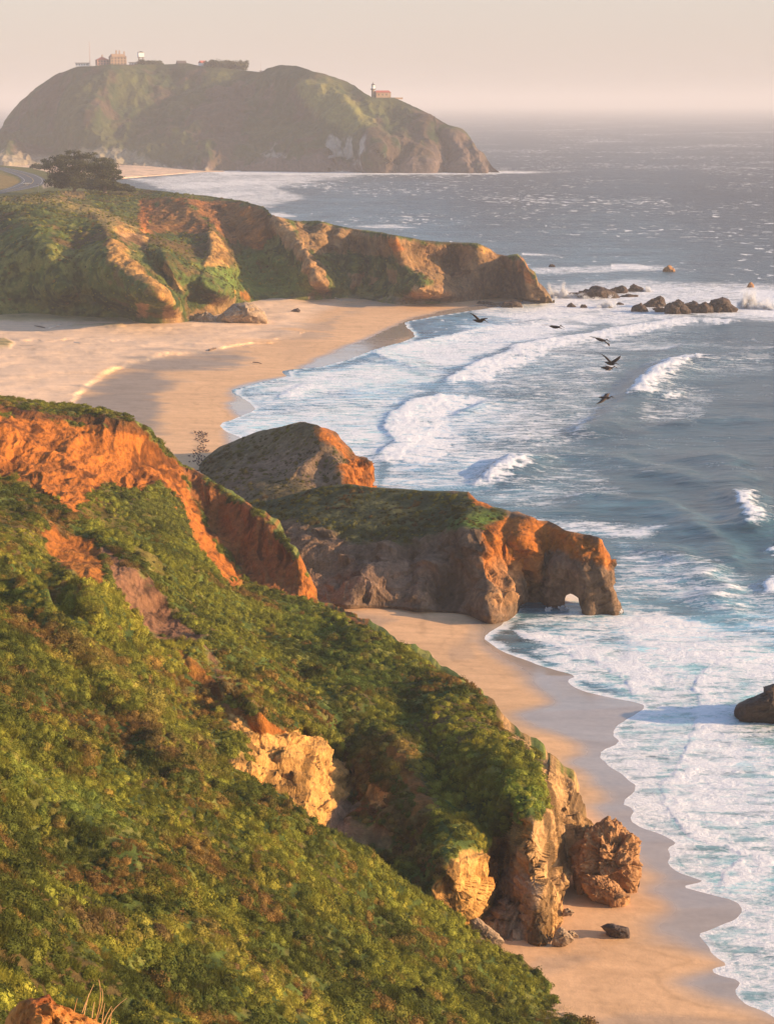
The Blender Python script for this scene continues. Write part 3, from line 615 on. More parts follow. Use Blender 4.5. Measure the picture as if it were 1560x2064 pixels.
def fcol(V, px, py, N):
    b = fbm(V, 9, 4, 220); b2 = fbm(V*arr((1, 1, .5)), 2.5, 4, 222)
    c = vegcol(V, 9, 230, .02)*.85
    lush = pmask(px, py, [(405,535),(470,530),(490,500),(560,520),(640,590),(500,602),(430,570)], 12, b*18); c = cmix(c, np.broadcast_to(cl(.13, .19, .03), V.shape), lush*.6)
    drt = np.maximum(pmask(px, py, [(-200,396),(60,398),(130,400),(220,428),(290,475),(250,480),(180,436),(100,412),(0,405)], 6, b*12), 0)
    c = cmix(c, np.broadcast_to(cl(.30, .20, .07), V.shape), drt*.7)
    rk = np.zeros(px.shape)
    for poly, cc, st in earthF:
        x0, y0 = arr(poly).min(0)-40; x1, y1 = arr(poly).max(0)+40
        m = pmask(px, py, poly, 4, b*9+b2*7)*st; c = cmix(c, cc*(1+.28*b2[..., None]), m); rk = np.maximum(rk, m)
    low = sst(586, 604, py)*sst(540, 620, px)*.6; c = cmix(c, np.broadcast_to(ROCKG, V.shape), low*sst(-.2, .2, b2))
    tip = pmask(px, py, [(930,540),(1060,545),(1120,612),(880,612)], 20, b*30)*.6; c = cmix(c, np.broadcast_to(ROCK*.8, V.shape), tip)
    gp = pmask(px, py, [(-300,250),(110,350),(250,380),(240,386),(110,386),(0,398),(-300,410)], 3, b*6); c = cmix(c, np.broadcast_to(cl(.13, .125, .04), V.shape), gp*.6)
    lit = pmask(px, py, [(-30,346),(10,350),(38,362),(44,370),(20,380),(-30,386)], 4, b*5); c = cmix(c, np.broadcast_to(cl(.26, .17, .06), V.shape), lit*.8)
    turn = pmask(px, py, [(84,372),(100,366),(116,368),(112,375),(88,380)], 2.5, b*3); c = cmix(c, np.broadcast_to(cl(.36, .28, .20), V.shape), turn)
    c = stain_shade(c, V, rk, .6, 4.0)
    return c*(1+.15*b2[..., None]), rk
MF = terrain_mat('bluff ground', 3.0, .8, 1.1, .35, .34, .25)
bluff, EF = relief('hill', FT, FB, FC, 900, 260, MF, fcol, FS, [fdisp], plane=(PLAT, 28.2, 5), fade=(.10, .20), footfade=.22, back=((12, -1), (60, -4), (110, -20), (150, -40)), skirt=((-1, -4),))
prop(bluff, label='row of green bluffs with bare orange cliffs behind the upper beach')

# ================================================================== rounded stack behind, with orange seaward face
ET = [(360,985),(395,945),(415,925),(440,905),(470,890),(500,878),(530,868),(560,862),(590,856),(615,852),(640,856),(652,864),(668,872),(690,893),(706,908),(716,922),(735,924),(750,932),(754,945),(750,962),(752,975),(757,990)]
EB = [(420,1200),(440,1180),(460,1165),(480,1150),(500,1140),(520,1120),(540,1105),(560,1090),(580,1075),(600,1060),(620,1045),(640,1035),(655,1025),(670,1018),(685,1012),(700,1008),(715,1005),(728,1002),(740,1000),(748,998),(754,996),(760,996)]
EC = [(395,945,372),(440,905,378),(500,878,376),(560,862,372),(615,852,366),(652,864,360),(690,893,355),(716,922,352),(750,932,350),(757,990,346),(660,990,330),(560,1000,325),(480,980,335),(430,1000,335),(600,900,350),(500,1140,300),(600,1060,310),(700,1005,330),(540,930,350),(700,950,342)]
ES = [([(655,866),(672,900),(690,940),(705,1000)], 7, 30, 26), ([(745,930),(740,985)], 3, 14, 10), ([(620,856),(640,900),(610,940)], 3, 30, 20)]
def edisp(V, px, py):
    s = sst(640, 700, px+(py-860)*-.3)
    return fbm(V, 9, 4, 301)*1.2+s*(facet(V@ROT.T, 3.2, 304)*.8+facet(V, 1.4, 311)*.35+ridg(V*arr((1, .4, .3)), 2.4, 4, 305)*.35)+fbm(V, 1.2, 3, 306)*.18
def ecol(V, px, py, N):
    b = fbm(V, 6, 4, 320); b2 = fbm(V, 1.6, 4, 322)
    c = cmix(np.broadcast_to(cl(.080, .062, .028), V.shape), np.broadcast_to(cl(.13, .10, .048), V.shape), sst(-.3, .3, b+b2*.4))
    c = cmix(c, np.broadcast_to(cl(.20, .125, .08), V.shape), pmask(px, py, [(520,920),(640,890),(700,900),(720,960),(640,975),(540,960),(480,1000),(440,1010),(440,960)], 22, b*40)*.75)
    m = pmask(px, py, [(634,858),(655,862),(692,893),(716,920),(752,930),(760,990),(700,992),(690,960),(672,940),(700,930),(672,900),(640,885)], 6, b*10+b2*8)
    c = cmix(c, RUST*(1+.35*b2[..., None]), m); c = stain_shade(c, V, m, .5, 2.2, 920); return c*(1+.2*b2[..., None]), m
ME = terrain_mat('headland ground', 2.2, .6, .8, .25, .36, .35)
stack, EE = relief('headland', ET, EB, EC, 420, 260, ME, ecol, ES, [edisp], back=((4, -.5), (12, -5), (22, -12), (30, -24)), skirt=((4, -20),), fade=(.08, 0))
prop(stack, label='dark rounded headland with an orange seaward face, behind the arch rock')

# ================================================================== arch headland
DT = [(400,1000),(480,1010),(540,1012),(590,1000),(620,990),(650,982),(700,979),(760,984),(800,987),(850,991),(900,993),(942,996),(952,1002),(962,1012),(985,1022),(1010,1030),(1030,1036),(1060,1042),(1085,1049),(1105,1050),(1122,1058),(1137,1068),(1146,1070),(1160,1073),(1172,1076),(1188,1078),(1205,1082),(1214,1088),(1218,1098),(1229,1115),(1235,1135),(1233,1160),(1236,1185),(1244,1208),(1256,1231)]
DB = [(400,1215),(480,1218),(540,1218),(590,1218),(620,1218),(660,1216),(700,1220),(760,1222),(800,1223),(850,1227),(885,1232),(920,1233),(945,1236),(970,1240),(1000,1242),(1020,1241),(1035,1237),(1045,1231),(1060,1229),(1085,1229),(1110,1228),(1132,1226),(1138,1223),(1137,1209),(1141,1200),(1149,1196.5),(1156,1199),(1165,1205),(1167,1216),(1171,1228),(1185,1233),(1205,1234),(1225,1234),(1240,1232),(1256,1232)]
assert len(DT) == len(DB)
DC = zc([(400,1215,1.5),(540,1218,1.5),(660,1216,1.5),(760,1222,1.2),(850,1227,1),(920,1233,.6),(1000,1242,.3),(1060,1229,0),(1130,1226,0),(1200,1234,0),(1256,1232,0)])+[
  (400,1000,330),(540,1012,312),(650,982,308),(760,984,302),(850,991,296),(942,996,290),(1010,1030,280),(1105,1050,274),(1172,1076,270),(1214,1088,267),(1235,1135,264),(1236,1185,262),
  (620,1060,290),(760,1060,284),(900,1060,278),(700,1130,274),(850,1140,270),(960,1120,269),(1060,1110,269),(1150,1130,265),(1200,1150,262),(1100,1180,266),(1000,1180,265),(540,1120,280)]
DS = [([(935,1062),(952,1090),(975,1130),(985,1180),(990,1240)], 5.5, 34, 40), ([(1030,1040),(1012,1090),(1000,1140)], -1.2, 14, 18), ([(1045,1080),(1075,1120),(1085,1160)], 2.2, 20, 18),
      ([(1105,1052),(1100,1090),(1092,1150),(1085,1228)], -3.0, 26, 18), ([(1150,1075),(1170,1120),(1175,1170),(1182,1230)], 2.2, 24, 30), ([(1205,1085),(1215,1130),(1222,1180),(1240,1230)], 1.8, 18, 14),
      ([(1055,1160),(1062,1200),(1058,1228)], -2.6, 12, 14), ([(1020,1190),(1025,1240)], 1.6, 12, 14), ([(780,1110),(740,1160),(700,1215)], 2, 22, 30), ([(870,1120),(850,1170),(838,1228)], 1.4, 22, 24), ([(1137,1180),(1152,1172),(1170,1182)], -.5, 14, 14)]
def ddisp(V, px, py):
    s = sst(1040, 1085, py-(px-700)*.05)*sst(2, 40, 1240-py+0*px); tn = sst(1180, 1130, px)*.6+.4
    near_arch = 1-.95*np.exp(-(((px-1154)/40)**2+((py-1205)/40)**2))
    return (fbm(V, 7, 4, 401)*.7*tn+s*(facet(V@ROT.T*arr((1, .6, .6)), 3.4, 404)*.95+facet(V@ROT.T*arr((1, .5, .5)), 1.4, 409)*.40+ridg(V@ROT.T*arr((1, .35, .4)), 2.2, 4, 412)*.30)+fbm(V, .9, 3, 406)*.13)*near_arch
def dcol(V, px, py, N):
    b = fbm(V, 5, 4, 420); b2 = fbm(V, 1.3, 4, 422); b3 = fbm(V@ROT.T*arr((1, .3, .3)), 2.0, 4, 425)
    c = np.broadcast_to(ROCK*.85, V.shape)*(1+.25*b3[..., None]+.2*b2[..., None])
    c = cmix(c, np.broadcast_to(cl(.25, .15, .095), V.shape), pmask(px, py, [(560,1080),(700,1090),(820,1130),(900,1150),(760,1200),(640,1200),(560,1140)], 30, b*50)*.6)
    g = pmask(px, py, [(380,960),(700,960),(960,990),(1040,1036),(1010,1060),(960,1078),(930,1075),(900,1085),(800,1100),(700,1085),(620,1062),(560,1050),(380,1080)], 10, b*26+b2*8)
    gc = cmix(np.broadcast_to(cl(.050, .055, .020), V.shape), np.broadcast_to(cl(.085, .085, .032), V.shape), sst(-.3, .3, b+b2*.5))
    gc = cmix(gc, np.broadcast_to(cl(.075, .13, .02), V.shape), pmask(px, py, [(900,1040),(1010,1036),(1010,1060),(960,1080),(900,1070)], 12, b*16)*.8)
    c = cmix(c, gc, g)
    m = pmask(px, py, [(975,1062),(1035,1036),(1100,1050),(1140,1070),(1215,1086),(1235,1120),(1228,1150),(1200,1140),(1185,1130),(1140,1120),(1120,1100),(1085,1130),(1095,1175),(1060,1185),(1040,1170),(1020,1240),(990,1240),(992,1180),(975,1150),(965,1100)], 8, b*12+b2*10)
    m = np.maximum(m, pmask(px, py, [(942,996),(965,1004),(1000,1022),(985,1026),(955,1014)], 4, b2*6))
    c = cmix(c, cmix(np.broadcast_to(RUST, V.shape), np.broadcast_to(TAN*1.1, V.shape), sst(1110, 1200, py+b*40))*(1+.3*b2[..., None]), m)
    base = sst(1214, 1228, py+b2*8)*.6; c = cmix(c, np.broadcast_to(DKR, V.shape), base*sst(640, 760, px))
    c = stain_shade(c, V, np.maximum(m, 1-g), .5, 2.0, 940)
    return c, np.maximum(m, 1-g)
# the arch: sheet bottom follows the opening; its underside is carried straight through the rock
def arch_headland():
    o, e = relief('arch_rock', DT, DB, DC, 640, 250, ME, dcol, DS, [ddisp], back=((2, -.2), (6, -1.2), (10, -3.2), (12, -5.2)), skirt=((5, .0), (11, .0)), through=(1133, 1173), thin=(1040, 1130, .36), fade=(.08, .05))
    return o, e
arch, ED = arch_headland()
prop(arch, label='long rocky headland ending in an orange nose pierced by a small sea arch')
# ================================================================== near coast hillside (orange cliff, gullies, yellow scar, nose)
BT = [(-200,796),(-100,800),(0,808),(60,815),(120,822),(180,826),(230,838),(270,848),(300,866),(320,885),(345,915),(365,938),(390,948),(430,972),(470,1000),(520,1030),(555,1058),(575,1085),(600,1125),(622,1165),(638,1195),(641,1219),
      (660,1228),(690,1232),(720,1248),(760,1275),(800,1300),(850,1330),(900,1360),(940,1380),(965,1400),(987,1432),(1013,1461),(1045,1483),(1077,1509),(1096,1528),(1116,1547),(1141,1559),(1156,1573),(1160,1589),(1154,1605),(1148,1621),(1154,1640),(1164,1650),(1173,1672),(1170,1695),(1165,1725),(1160,1752),(1141,1778),(1138,1804),(1132,1826),(1135,1855),(1125,1877),(1108,1903)]
BB = [(-200,1230),(-140,1235),(-60,1240),(0,1260),(40,1275),(70,1290),(100,1300),(130,1320),(150,1340),(165,1352),(180,1362),(200,1375),(225,1395),(255,1425),(280,1460),(310,1510),(340,1530),(365,1545),(395,1572),(425,1592),(440,1602),(455,1610),
      (480,1625),(505,1640),(535,1655),(565,1675),(595,1700),(630,1730),(665,1760),(695,1785),(722,1808),(750,1830),(780,1846),(810,1866),(836,1884),(856,1896),(876,1905),(896,1910),(912,1912),(926,1910),(938,1906),(950,1903),(962,1903),(975,1904),(990,1903),(1005,1902),(1020,1902),(1035,1903),(1048,1904),(1060,1905),(1070,1906),(1080,1906),(1092,1906),(1106,1905)]
assert len(BT) == len(BB)
BC = [(-200,796,300),(0,808,285),(120,822,284),(270,848,280),(300,866,282),(345,915,287),(365,938,290),(430,972,284),(520,1030,272),(575,1085,265),(622,1165,258),(641,1219,254),
 (0,850,266),(150,852,277),(0,880,259),(150,880,271),(270,900,277),(0,960,246),(100,935,256),(200,960,262),(300,985,267),(350,965,277),(420,1060,271),(470,1150,259),(560,1150,259),(600,1200,252),(530,1200,250),
 (-200,960,225),(-200,1100,185),(0,1030,215),(0,1100,195),(0,1170,181),(0,1230,176),(100,1020,226),(100,1150,200),(200,1050,236),(300,1080,241),(400,1120,247),(300,1180,212),(200,1200,186),(450,1200,238),(550,1220,244),(-200,1230,165),
 (300,1290,192),(400,1330,190),(400,1420,176),(300,1400,168),(480,1400,182),(500,1300,213),(600,1300,220),(600,1380,204),(700,1300,220),(720,1248,236),(800,1300,224),(900,1360,208),(965,1400,199),(1045,1483,184),(1096,1528,176),(1141,1559,172),(1160,1589,171),
 (500,1440,176),(480,1540,160),(560,1600,160),(640,1680,158),(700,1560,177),(720,1620,170),(620,1500,178),(700,1430,194),(780,1400,200),(800,1500,184),(880,1500,184),(900,1600,173),(960,1480,184),(1000,1600,166),(1050,1640,163),(800,1650,165),(760,1740,158),(850,1720,160),(880,1745,150),(850,1800,148),(900,1820,149),(900,1870,150.5),(930,1880,151.5),(930,1790,151),(960,1820,154.5),(1040,1800,156.5),(1060,1860,154.5),(1110,1790,157.5),(1110,1850,155.5),
 (1173,1672,168),(1160,1752,164),(1138,1804,160),(1135,1855,157),(1108,1903,154),(1060,1903,152.5),(1013,1900,153),(950,1898,154),(980,1740,162),(1070,1765,157.5),(1120,1700,163),(1100,1600,168),(700,1790,152),(500,1640,152),(340,1530,160)]
BS = [([(364,934),(385,985),(425,1070),(475,1160)], -3.5, 60, 34), ([(300,866),(330,930),(372,1010),(430,1100),(480,1180)], -1, 60, 60),
 ([(150,1040),(240,1110),(340,1210),(440,1310),(520,1390),(600,1450)], 7.5, 34, 70), ([(150,1190),(220,1225),(304,1264),(397,1328),(480,1400),(520,1440)], 5.5, 40, 26),
 ([(300,1010),(420,1170),(560,1300),(700,1400),(790,1490),(850,1600),(920,1700),(970,1760)], 6.5, 70, 40), ([(740,1280),(860,1380),(960,1470),(1030,1570),(1060,1680)], 7.5, 85, 60),
 ([(1048,1660),(1026,1720),(1004,1785),(998,1850)], -5.5, 44, 12), ([(1100,1590),(1088,1680),(1077,1769),(1083,1817),(1096,1900)], 2.4, 26, 40), ([(1141,1560),(1120,1640),(1120,1760)], -1.5, 20, 16),
 ([(690,1530),(720,1600),(690,1660)], -3.5, 34, 18), ([(560,1470),(600,1560),(640,1640)], 2.0, 30, 24), ([(470,1400),(500,1470),(545,1560)], -1.6, 20, 22), ([(590,1100),(612,1160),(636,1215)], 3, 24, 18),
 ([(600,1240),(690,1320),(780,1400)], 1.5, 40, 40), ([(70,1060),(140,1130),(210,1200)], 1.5, 40, 30), ([(860,1740),(900,1800),(940,1870)], -1.2, 20, 16)]
earthB = [  # polygon, colour, strength, steep/rocky; darker rust also paints the shaded cliff face
 ([(-300,832),(0,836),(60,842),(120,848),(200,858),(270,866),(300,880),(330,905),(362,940),(385,1000),(425,1075),(470,1140),(500,1180),(468,1190),(412,1118),(370,1050),(342,1002),(310,976),(290,1000),(240,988),(200,985),(165,1020),(150,1036),(105,1008),(60,980),(0,955),(-300,915)], RUST*1.08, 1, 1),
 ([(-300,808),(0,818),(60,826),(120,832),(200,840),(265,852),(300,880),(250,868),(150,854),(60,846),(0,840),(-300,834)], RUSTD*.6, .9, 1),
 ([(360,938),(400,955),(460,1003),(520,1040),(560,1072),(600,1135),(630,1190),(643,1222),(600,1212),(540,1195),(500,1175),(470,1140),(425,1075),(385,1000)], RUSTD*1.15, 1, 1),
 ([(575,1090),(600,1125),(638,1195),(642,1222),(606,1216),(598,1160)], RUST*1.0, .9, 1),
 ([(660,1226),(700,1232),(730,1252),(748,1272),(720,1268),(690,1250)], RUSTD*1.1, .9, 1),
 ([(78,1076),(140,1085),(190,1085),(207,1130),(212,1180),(180,1180),(130,1150),(95,1120)], RUST*.95, .85, .7),
 ([(400,1090),(440,1120),(470,1160),(440,1172),(425,1120)], RUST, .8, .7), ([(140,990),(190,1010),(260,1080),(330,1170),(300,1160),(240,1100),(170,1040)], RUST*.7, .25, .3),
 ([(-60,1060),(0,1080),(10,1090),(0,1100),(-60,1080)], RUST*.9, .01, .01),
 ([(205,1100),(260,1150),(330,1220),(420,1310),(450,1350),(400,1320),(340,1290),(280,1250),(230,1190)], cl(.20, .095, .05), .95, .7),
 ([(350,1310),(400,1330),(470,1420),(500,1470),(470,1470),(430,1400),(380,1350)], RUST*.75, .7, .5),
 ([(470,1420),(500,1440),(560,1460),(600,1500),(560,1480),(520,1500),(480,1470)], RUST*.9, .9, .9),
 ([(466,1450),(490,1455),(520,1490),(600,1478),(640,1510),(680,1540),(724,1560),(720,1590),(690,1620),(660,1640),(656,1680),(620,1665),(560,1620),(500,1570),(440,1535),(470,1530),(505,1540),(490,1500)], YEL, 1, 1),
 ([(660,1640),(700,1600),(722,1620),(715,1650),(690,1690),(660,1690)], cl(.26, .15, .09), .9, .6), ([(742,1580),(790,1600),(792,1640),(770,1640),(750,1620)], YEL*.9, .8, .9),
 ([(790,1490),(808,1520),(850,1600),(880,1640),(850,1650),(815,1580),(785,1520)], RUST*.7, .55, .4), ([(700,1660),(790,1680),(780,1720),(700,1700)], cl(.30, .17, .09), .5, .4),
 ([(1013,1462),(1045,1483),(1096,1528),(1141,1559),(1165,1590),(1180,1700),(1150,1800),(1150,1920),(960,1920),(975,1860),(990,1790),(1030,1700),(1050,1650),(1085,1660),(1092,1600),(1075,1550),(1040,1500)], cl(.40, .235, .10), 1, 1),
 ([(870,1790),(900,1735),(950,1728),(985,1700),(1015,1692),(1040,1636),(1066,1655),(1040,1720),(1000,1775),(985,1840),(960,1900),(930,1880),(900,1850),(870,1790)], YEL*1.02, 1, 1),
 ([(962,1735),(990,1716),(1030,1690),(1035,1705),(1000,1770),(975,1780)], RUST*1.0, .7, 1), ([(1000,1800),(1040,1765),(1076,1772),(1082,1830),(1060,1905),(1000,1902)], cl(.34, .23, .15), .8, .3),
 ([(1090,1900),(1120,1800),(1140,1850),(1120,1905)], YEL*.7, .5, 1)]
def fall(V, k=.28):     # coordinates stretched down the fall line of the slope
    return np.stack([(V[..., 0]-V[..., 2])*.7071*k, V[..., 1], (V[..., 0]+V[..., 2])*.7071], -1)
def bdisp(V, px, py):
    rk = np.zeros(px.shape)
    for poly, cc, st, rr in earthB:
        p_ = arr(poly); x0, y0 = p_.min(0)-20; x1, y1 = p_.max(0)+20
        rk = np.maximum(rk, pmask(px, py, poly, 9)*st*rr)
    wp = fbm(V, 6, 3, 503)[..., None]*arr((1.6, 0, 0)); fl = ridg((V+wp)*arr((1, .10, .10)), 2.3, 4, 504, .5)*(.6+.6*fbm(V, 7, 2, 506))+.5*fbm(V*arr((1, .5, .4)), 1.2, 3, 507); nose = pmask(px, py, earthB[17][0], 14); scar = np.maximum(pmask(px, py, earthB[12][0], 10), pmask(px, py, earthB[18][0], 8)); ye = np.maximum(scar, nose)
    fl2 = ridg(np.stack([V[..., 0]*.62-V[..., 1]*.78+wp[..., 0]*.6, V[..., 2]*.12, 0*V[..., 0]], -1), 2.2, 4, 545, .5)*(.7+.5*fbm(V, 5, 2, 547)); Vr = V@ROT.T; blocky = facet(Vr*arr((1, .55, .6)), 3.6, 508, ye)*.95+facet(Vr*arr((1, .5, .6)), 1.5, 515, ye)*.42+facet(Vr, .6, 525, ye)*.16
    return fbm(V, 9, 4, 501)*.8+(1-rk)*ridg(fall(V), 7, 3, 560, .45)*1.15+fbm(V, 2.4, 3, 502)*.28+rk*(fl*.95*(1-ye)+(blocky*.85+fl2*(.25+.75*scar))*ye)
def bcol(V, px, py, N):
    b = fbm(V, 5, 4, 520); b2 = fbm(V*arr((1, 1, .35)), 1.1, 4, 522)
    c = vegcol(V, 4.5, 530, .05)
    rk = np.zeros(px.shape)
    for poly, cc, st, rr in earthB:
        m = pmask(px, py, poly, 4, b*16+b2*12)*st; c = cmix(c, cc*(1+.30*b2[..., None]), m); rk = np.maximum(rk*(1-m*(rr < .8)), m)
    c = stain_shade(c, V, rk, .68, 1.3, 960)
    return c, rk
MB_ = terrain_mat('hillside ground', .9, .22, .35, .09, .30, .55)
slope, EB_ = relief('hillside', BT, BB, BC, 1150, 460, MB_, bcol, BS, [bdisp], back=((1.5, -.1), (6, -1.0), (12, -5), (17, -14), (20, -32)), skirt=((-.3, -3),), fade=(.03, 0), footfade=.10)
prop(slope, label='steep green hillside with orange and yellow cliffs falling to the lower beach')

# ================================================================== nearest hillside spur (all scrub)
AT = [(-220,1110),(-100,1140),(0,1170),(96,1200),(170,1278),(224,1304),(288,1350),(320,1398),(352,1466),(394,1488),(426,1524),(500,1578),(560,1612),(620,1652),(665,1692),(720,1735),(780,1787),(830,1818),(870,1843),(905,1873),(950,1898),(975,1914),(1010,1937),(1050,1962),(1085,1982),(1120,2012),(1145,2037),(1175,2070),(1210,2110),(1260,2180)]
AB = [(-220,2330),(-160,2330),(-100,2330),(-50,2330),(0,2330),(50,2330),(100,2330),(140,2330),(190,2330),(230,2330),(270,2330),(330,2330),(390,2330),(440,2330),(490,2330),(550,2330),(610,2330),(660,2330),(700,2330),(750,2330),(800,2330),(830,2330),(870,2330),(920,2330),(960,2330),(1010,2320),(1050,2310),(1120,2290),(1180,2260),(1240,2230)]
assert len(AT) == len(AB)
AC = [(-220,1110,170),(0,1170,171),(96,1200,167),(224,1304,163),(320,1398,159),(426,1524,151),(560,1612,147),(665,1692,145),(780,1787,145),(870,1843,148),(975,1914,149.5),(1085,1982,144.5),(1175,2070,138),(1260,2180,130),
 (0,1300,152),(0,1400,140),(150,1400,150),(0,1600,118),(300,1600,133),(500,1700,135),(0,1800,100),(300,1800,113),(600,1800,131),(750,1850,138),(0,2064,80),(300,2064,93),(600,2064,107),(900,2064,122),(850,1930,134),(-220,2330,54),(300,2330,74),(700,2330,94),(1000,2330,110),(1240,2230,127),(-220,1700,90),(-220,2064,66)]
AS = [([(60,1800),(150,1825),(260,1850),(400,1905),(520,1975),(640,2064),(720,2140)], 3.6, 60, 34), ([(-100,1500),(0,1560),(150,1650),(300,1750),(450,1850),(600,1950)], 2.8, 50, 40), ([(96,1200),(200,1330),(300,1450),(370,1560)], 3.2, 40, 30),
 ([(500,1600),(640,1720),(780,1850),(900,1960)], 1.2, 40, 30), ([(0,1290),(110,1380),(220,1500),(330,1620)], -1.4, 40, 40), ([(-60,1900),(100,1960),(240,2064)], -1.6, 40, 40)]
def adisp(V, px, py): return fbm(V, 9, 4, 601)*.9+ridg(fall(V), 8, 3, 660, .45)*1.35+fbm(V, 2.6, 3, 603)*.45
def acol(V, px, py, N): return vegcol(V, 4.0, 630, .0)*.8, np.zeros(px.shape)
MA_ = terrain_mat('scrub ground', .6, .16, .16, .06, .30)
spur, EA = relief('hill', AT, AB, AC, 620, 420, MA_, acol, AS, [adisp], back=((1.5, -.4), (4, -2.5), (8, -8), (10, -30)), skirt=((0, -30),))
prop(spur, label='nearest hillside spur thickly covered in green and brown coastal scrub')

# ================================================================== scrub: leaf clumps scattered over both slopes (nobody could count them)
def scatter(E, dens, seed, vegm, smin, smax, tf):
    V = E['V2']; px, py = E['px'], E['py']; rs = np.random.RandomState(seed)
    a = V[:-1, :-1]; d1 = V[1:, 1:]-a; b = V[1:, :-1]; c = V[:-1, 1:]; ar = .5*np.linalg.norm(np.cross(d1, c-b), axis=-1)
    pr = ar*vegm[:-1, :-1]*((px[:-1, :-1] > -140) & (py[:-1, :-1] < 2200)); n = int(pr.sum()*dens)
    cum = np.cumsum(pr.ravel()); k = np.searchsorted(cum, rs.rand(n)*cum[-1]); i, j = np.unravel_index(k, pr.shape)
    u, v = rs.rand(n, 1), rs.rand(n, 1)
    p = V[i, j]*(1-u)*(1-v)+V[i+1, j]*u*(1-v)+V[i, j+1]*(1-u)*v+V[i+1, j+1]*u*v
    nn = E['N2'][i, j]; s = smin+(smax-smin)*rs.rand(n)**2.8
    s = s*(1+.5*fbm(p, 6, 2, seed+5))
    p = p-nn*(s*.20)[:, None]
    return p, nn, s, px[i, j], py[i, j], rs
def leafcol(p, px, py, seed, s, reds=()):
    n = len(p); rs = np.random.RandomState(seed)
    a = fbm(p, 8, 3, seed+1); b = fbm(p, 2.2, 3, seed+2); c = fbm(p, 20, 2, seed+3); r = rs.randn(n)*.16
    g = cmix(np.broadcast_to(cl(.070, .082, .013), p.shape), np.broadcast_to(cl(.195, .195, .024), p.shape), sst(-.35, .35, a+b*.5+r))
    st = fbm(fall(p, .22), 3.5, 4, seed+9); g = cmix(g, np.broadcast_to(cl(.33, .28, .035), p.shape), sst(.16, .55, c*.7+.5*b+r+.7*st)*.62)
    br = sst(.17, .42, -a*.5+b*.5-.7*st+.2*c+r*.8); bc_ = cmix(np.broadcast_to(cl(.15, .070, .024), p.shape), np.broadcast_to(cl(.25, .125, .035), p.shape), rs.rand(n))
    g = cmix(g, bc_, br*.75)
    for poly, cc, st in reds:
        m = pmask(px, py, poly, 14, b*30); g = cmix(g, np.broadcast_to(cl(*cc), p.shape), m*st*(rs.rand(n) < .8))
    return g*1.04*(1+.22*rs.randn(n)[:, None]).clip(.4, 1.8)
def hemi_leaves(nl, leaf, seed, flat=.62, droop=.0):
    rs = np.random.RandomState(seed); V = []; F = []
    k = rs.randn(5, 3); k /= np.linalg.norm(k, axis=1)[:, None]
    for i in range(nl):
        d = rs.randn(3); d[2] = abs(d[2])*1.1-.15; d /= np.linalg.norm(d)
        lump = 1+.24*np.sin(4*d@k[0]+1)*np.cos(5*d@k[1])+.14*np.sin(9*d@k[2])
        r = lump*(.80+.22*rs.rand()); c = d*r*arr((1, 1, flat))
        nrm = d+rs.randn(3)*.55; nrm /= np.linalg.norm(nrm); t = np.cross(nrm, rs.randn(3)); t /= np.linalg.norm(t)+1e-9; b = np.cross(nrm, t)
        s = leaf*(.6+.8*rs.rand()); v0 = len(V)
        V += [c-t*s, c-b*s*.55, c+t*s, c+b*s*.55+nrm*s*.25]; F.append([v0, v0+1, v0+2, v0+3])
    # inner body
    u_, v_ = 10, 5; v0 = len(V)
    for a in range(v_+1):
        for q in range(u_):
            th = a/v_*math.pi*.56; ph = q/u_*2*math.pi; d = arr((math.sin(th)*math.cos(ph), math.sin(th)*math.sin(ph), math.cos(th)))
            V.append(d*(.74+.12*rs.rand())*arr((1, 1, flat)))
    for a in range(v_):
        for q in range(u_): F.append([v0+a*u_+q, v0+(a+1)*u_+q, v0+(a+1)*u_+(q+1) % u_, v0+a*u_+(q+1) % u_])
    return arr(V), F
lt = NT('scrub leaf'); la = lt.attr('col', 'INSTANCER').outputs['Color']; lp = lt.pos(); ln = lt.noise(lp, 9.0, 3, .7)
lf = lt.mapr(ln, .3, .7, .60, 1.45); lc = lt.n('VectorMath', operation='SCALE'); lt.l(la, lc.inputs[0]); lt.l(lf, lc.inputs['Scale'])
lb = lt.bsdf(lc.outputs[0], .75, .12); tr = lt.n('BsdfTranslucent'); lt.l(lc.outputs[0], tr.inputs[0]); mx = lt.n('MixShader'); mx.inputs[0].default_value = .20
lt.l(lb.outputs[0], mx.inputs[1]); lt.l(tr.outputs[0], mx.inputs[2]); lt.l(mx.outputs[0], lt.out.inputs[0]); LEAF = lt.m
protos = bpy.data.collections.new('scrub kinds')
for k in range(7):
    v, f = hemi_leaves([420, 380, 460, 340, 420, 300, 360][k], [.085, .10, .08, .11, .09, .13, .10][k], 40+k, [.62, .75, .55, .8, .65, .5, .9][k])
    po = mesh_from('shrub_kind', v, f, LEAF, smooth=False, link=False); protos.objects.link(po)
# grassy kind: upright thin blades
rs = np.random.RandomState(5); v = []; f = []
for i in range(230):
    a = rs.rand()*6.28; r = math.sqrt(rs.rand())*.85; b0 = arr((math.cos(a)*r, math.sin(a)*r, -.1)); ln_ = arr((rs.randn()*.25-.15, rs.randn()*.25, .55+.6*rs.rand())); t_ = arr((math.cos(a*7), math.sin(a*7), 0))*.028
    k0 = len(v); v += [b0-t_, b0+t_, b0+ln_]; f.append([k0, k0+1, k0+2])
po = mesh_from('shrub_kind', arr(v), f, LEAF, smooth=False, link=False); protos.objects.link(po)
vegB = 1-np.clip(EB_['rockm']*2.6, 0, 1)
vegB = vegB*(1-sst(1870, 1890, EB_['py'])*sst(930, 950, EB_['px']))
pA, nA, sA, xA, yA, rsA = scatter(EA, 8.5, 71, np.ones(EA['px'].shape), .15, .74, None)
pB, nB, sB, xB, yB, rsB = scatter(EB_, 6.0, 72, vegB, .15, .70, None)
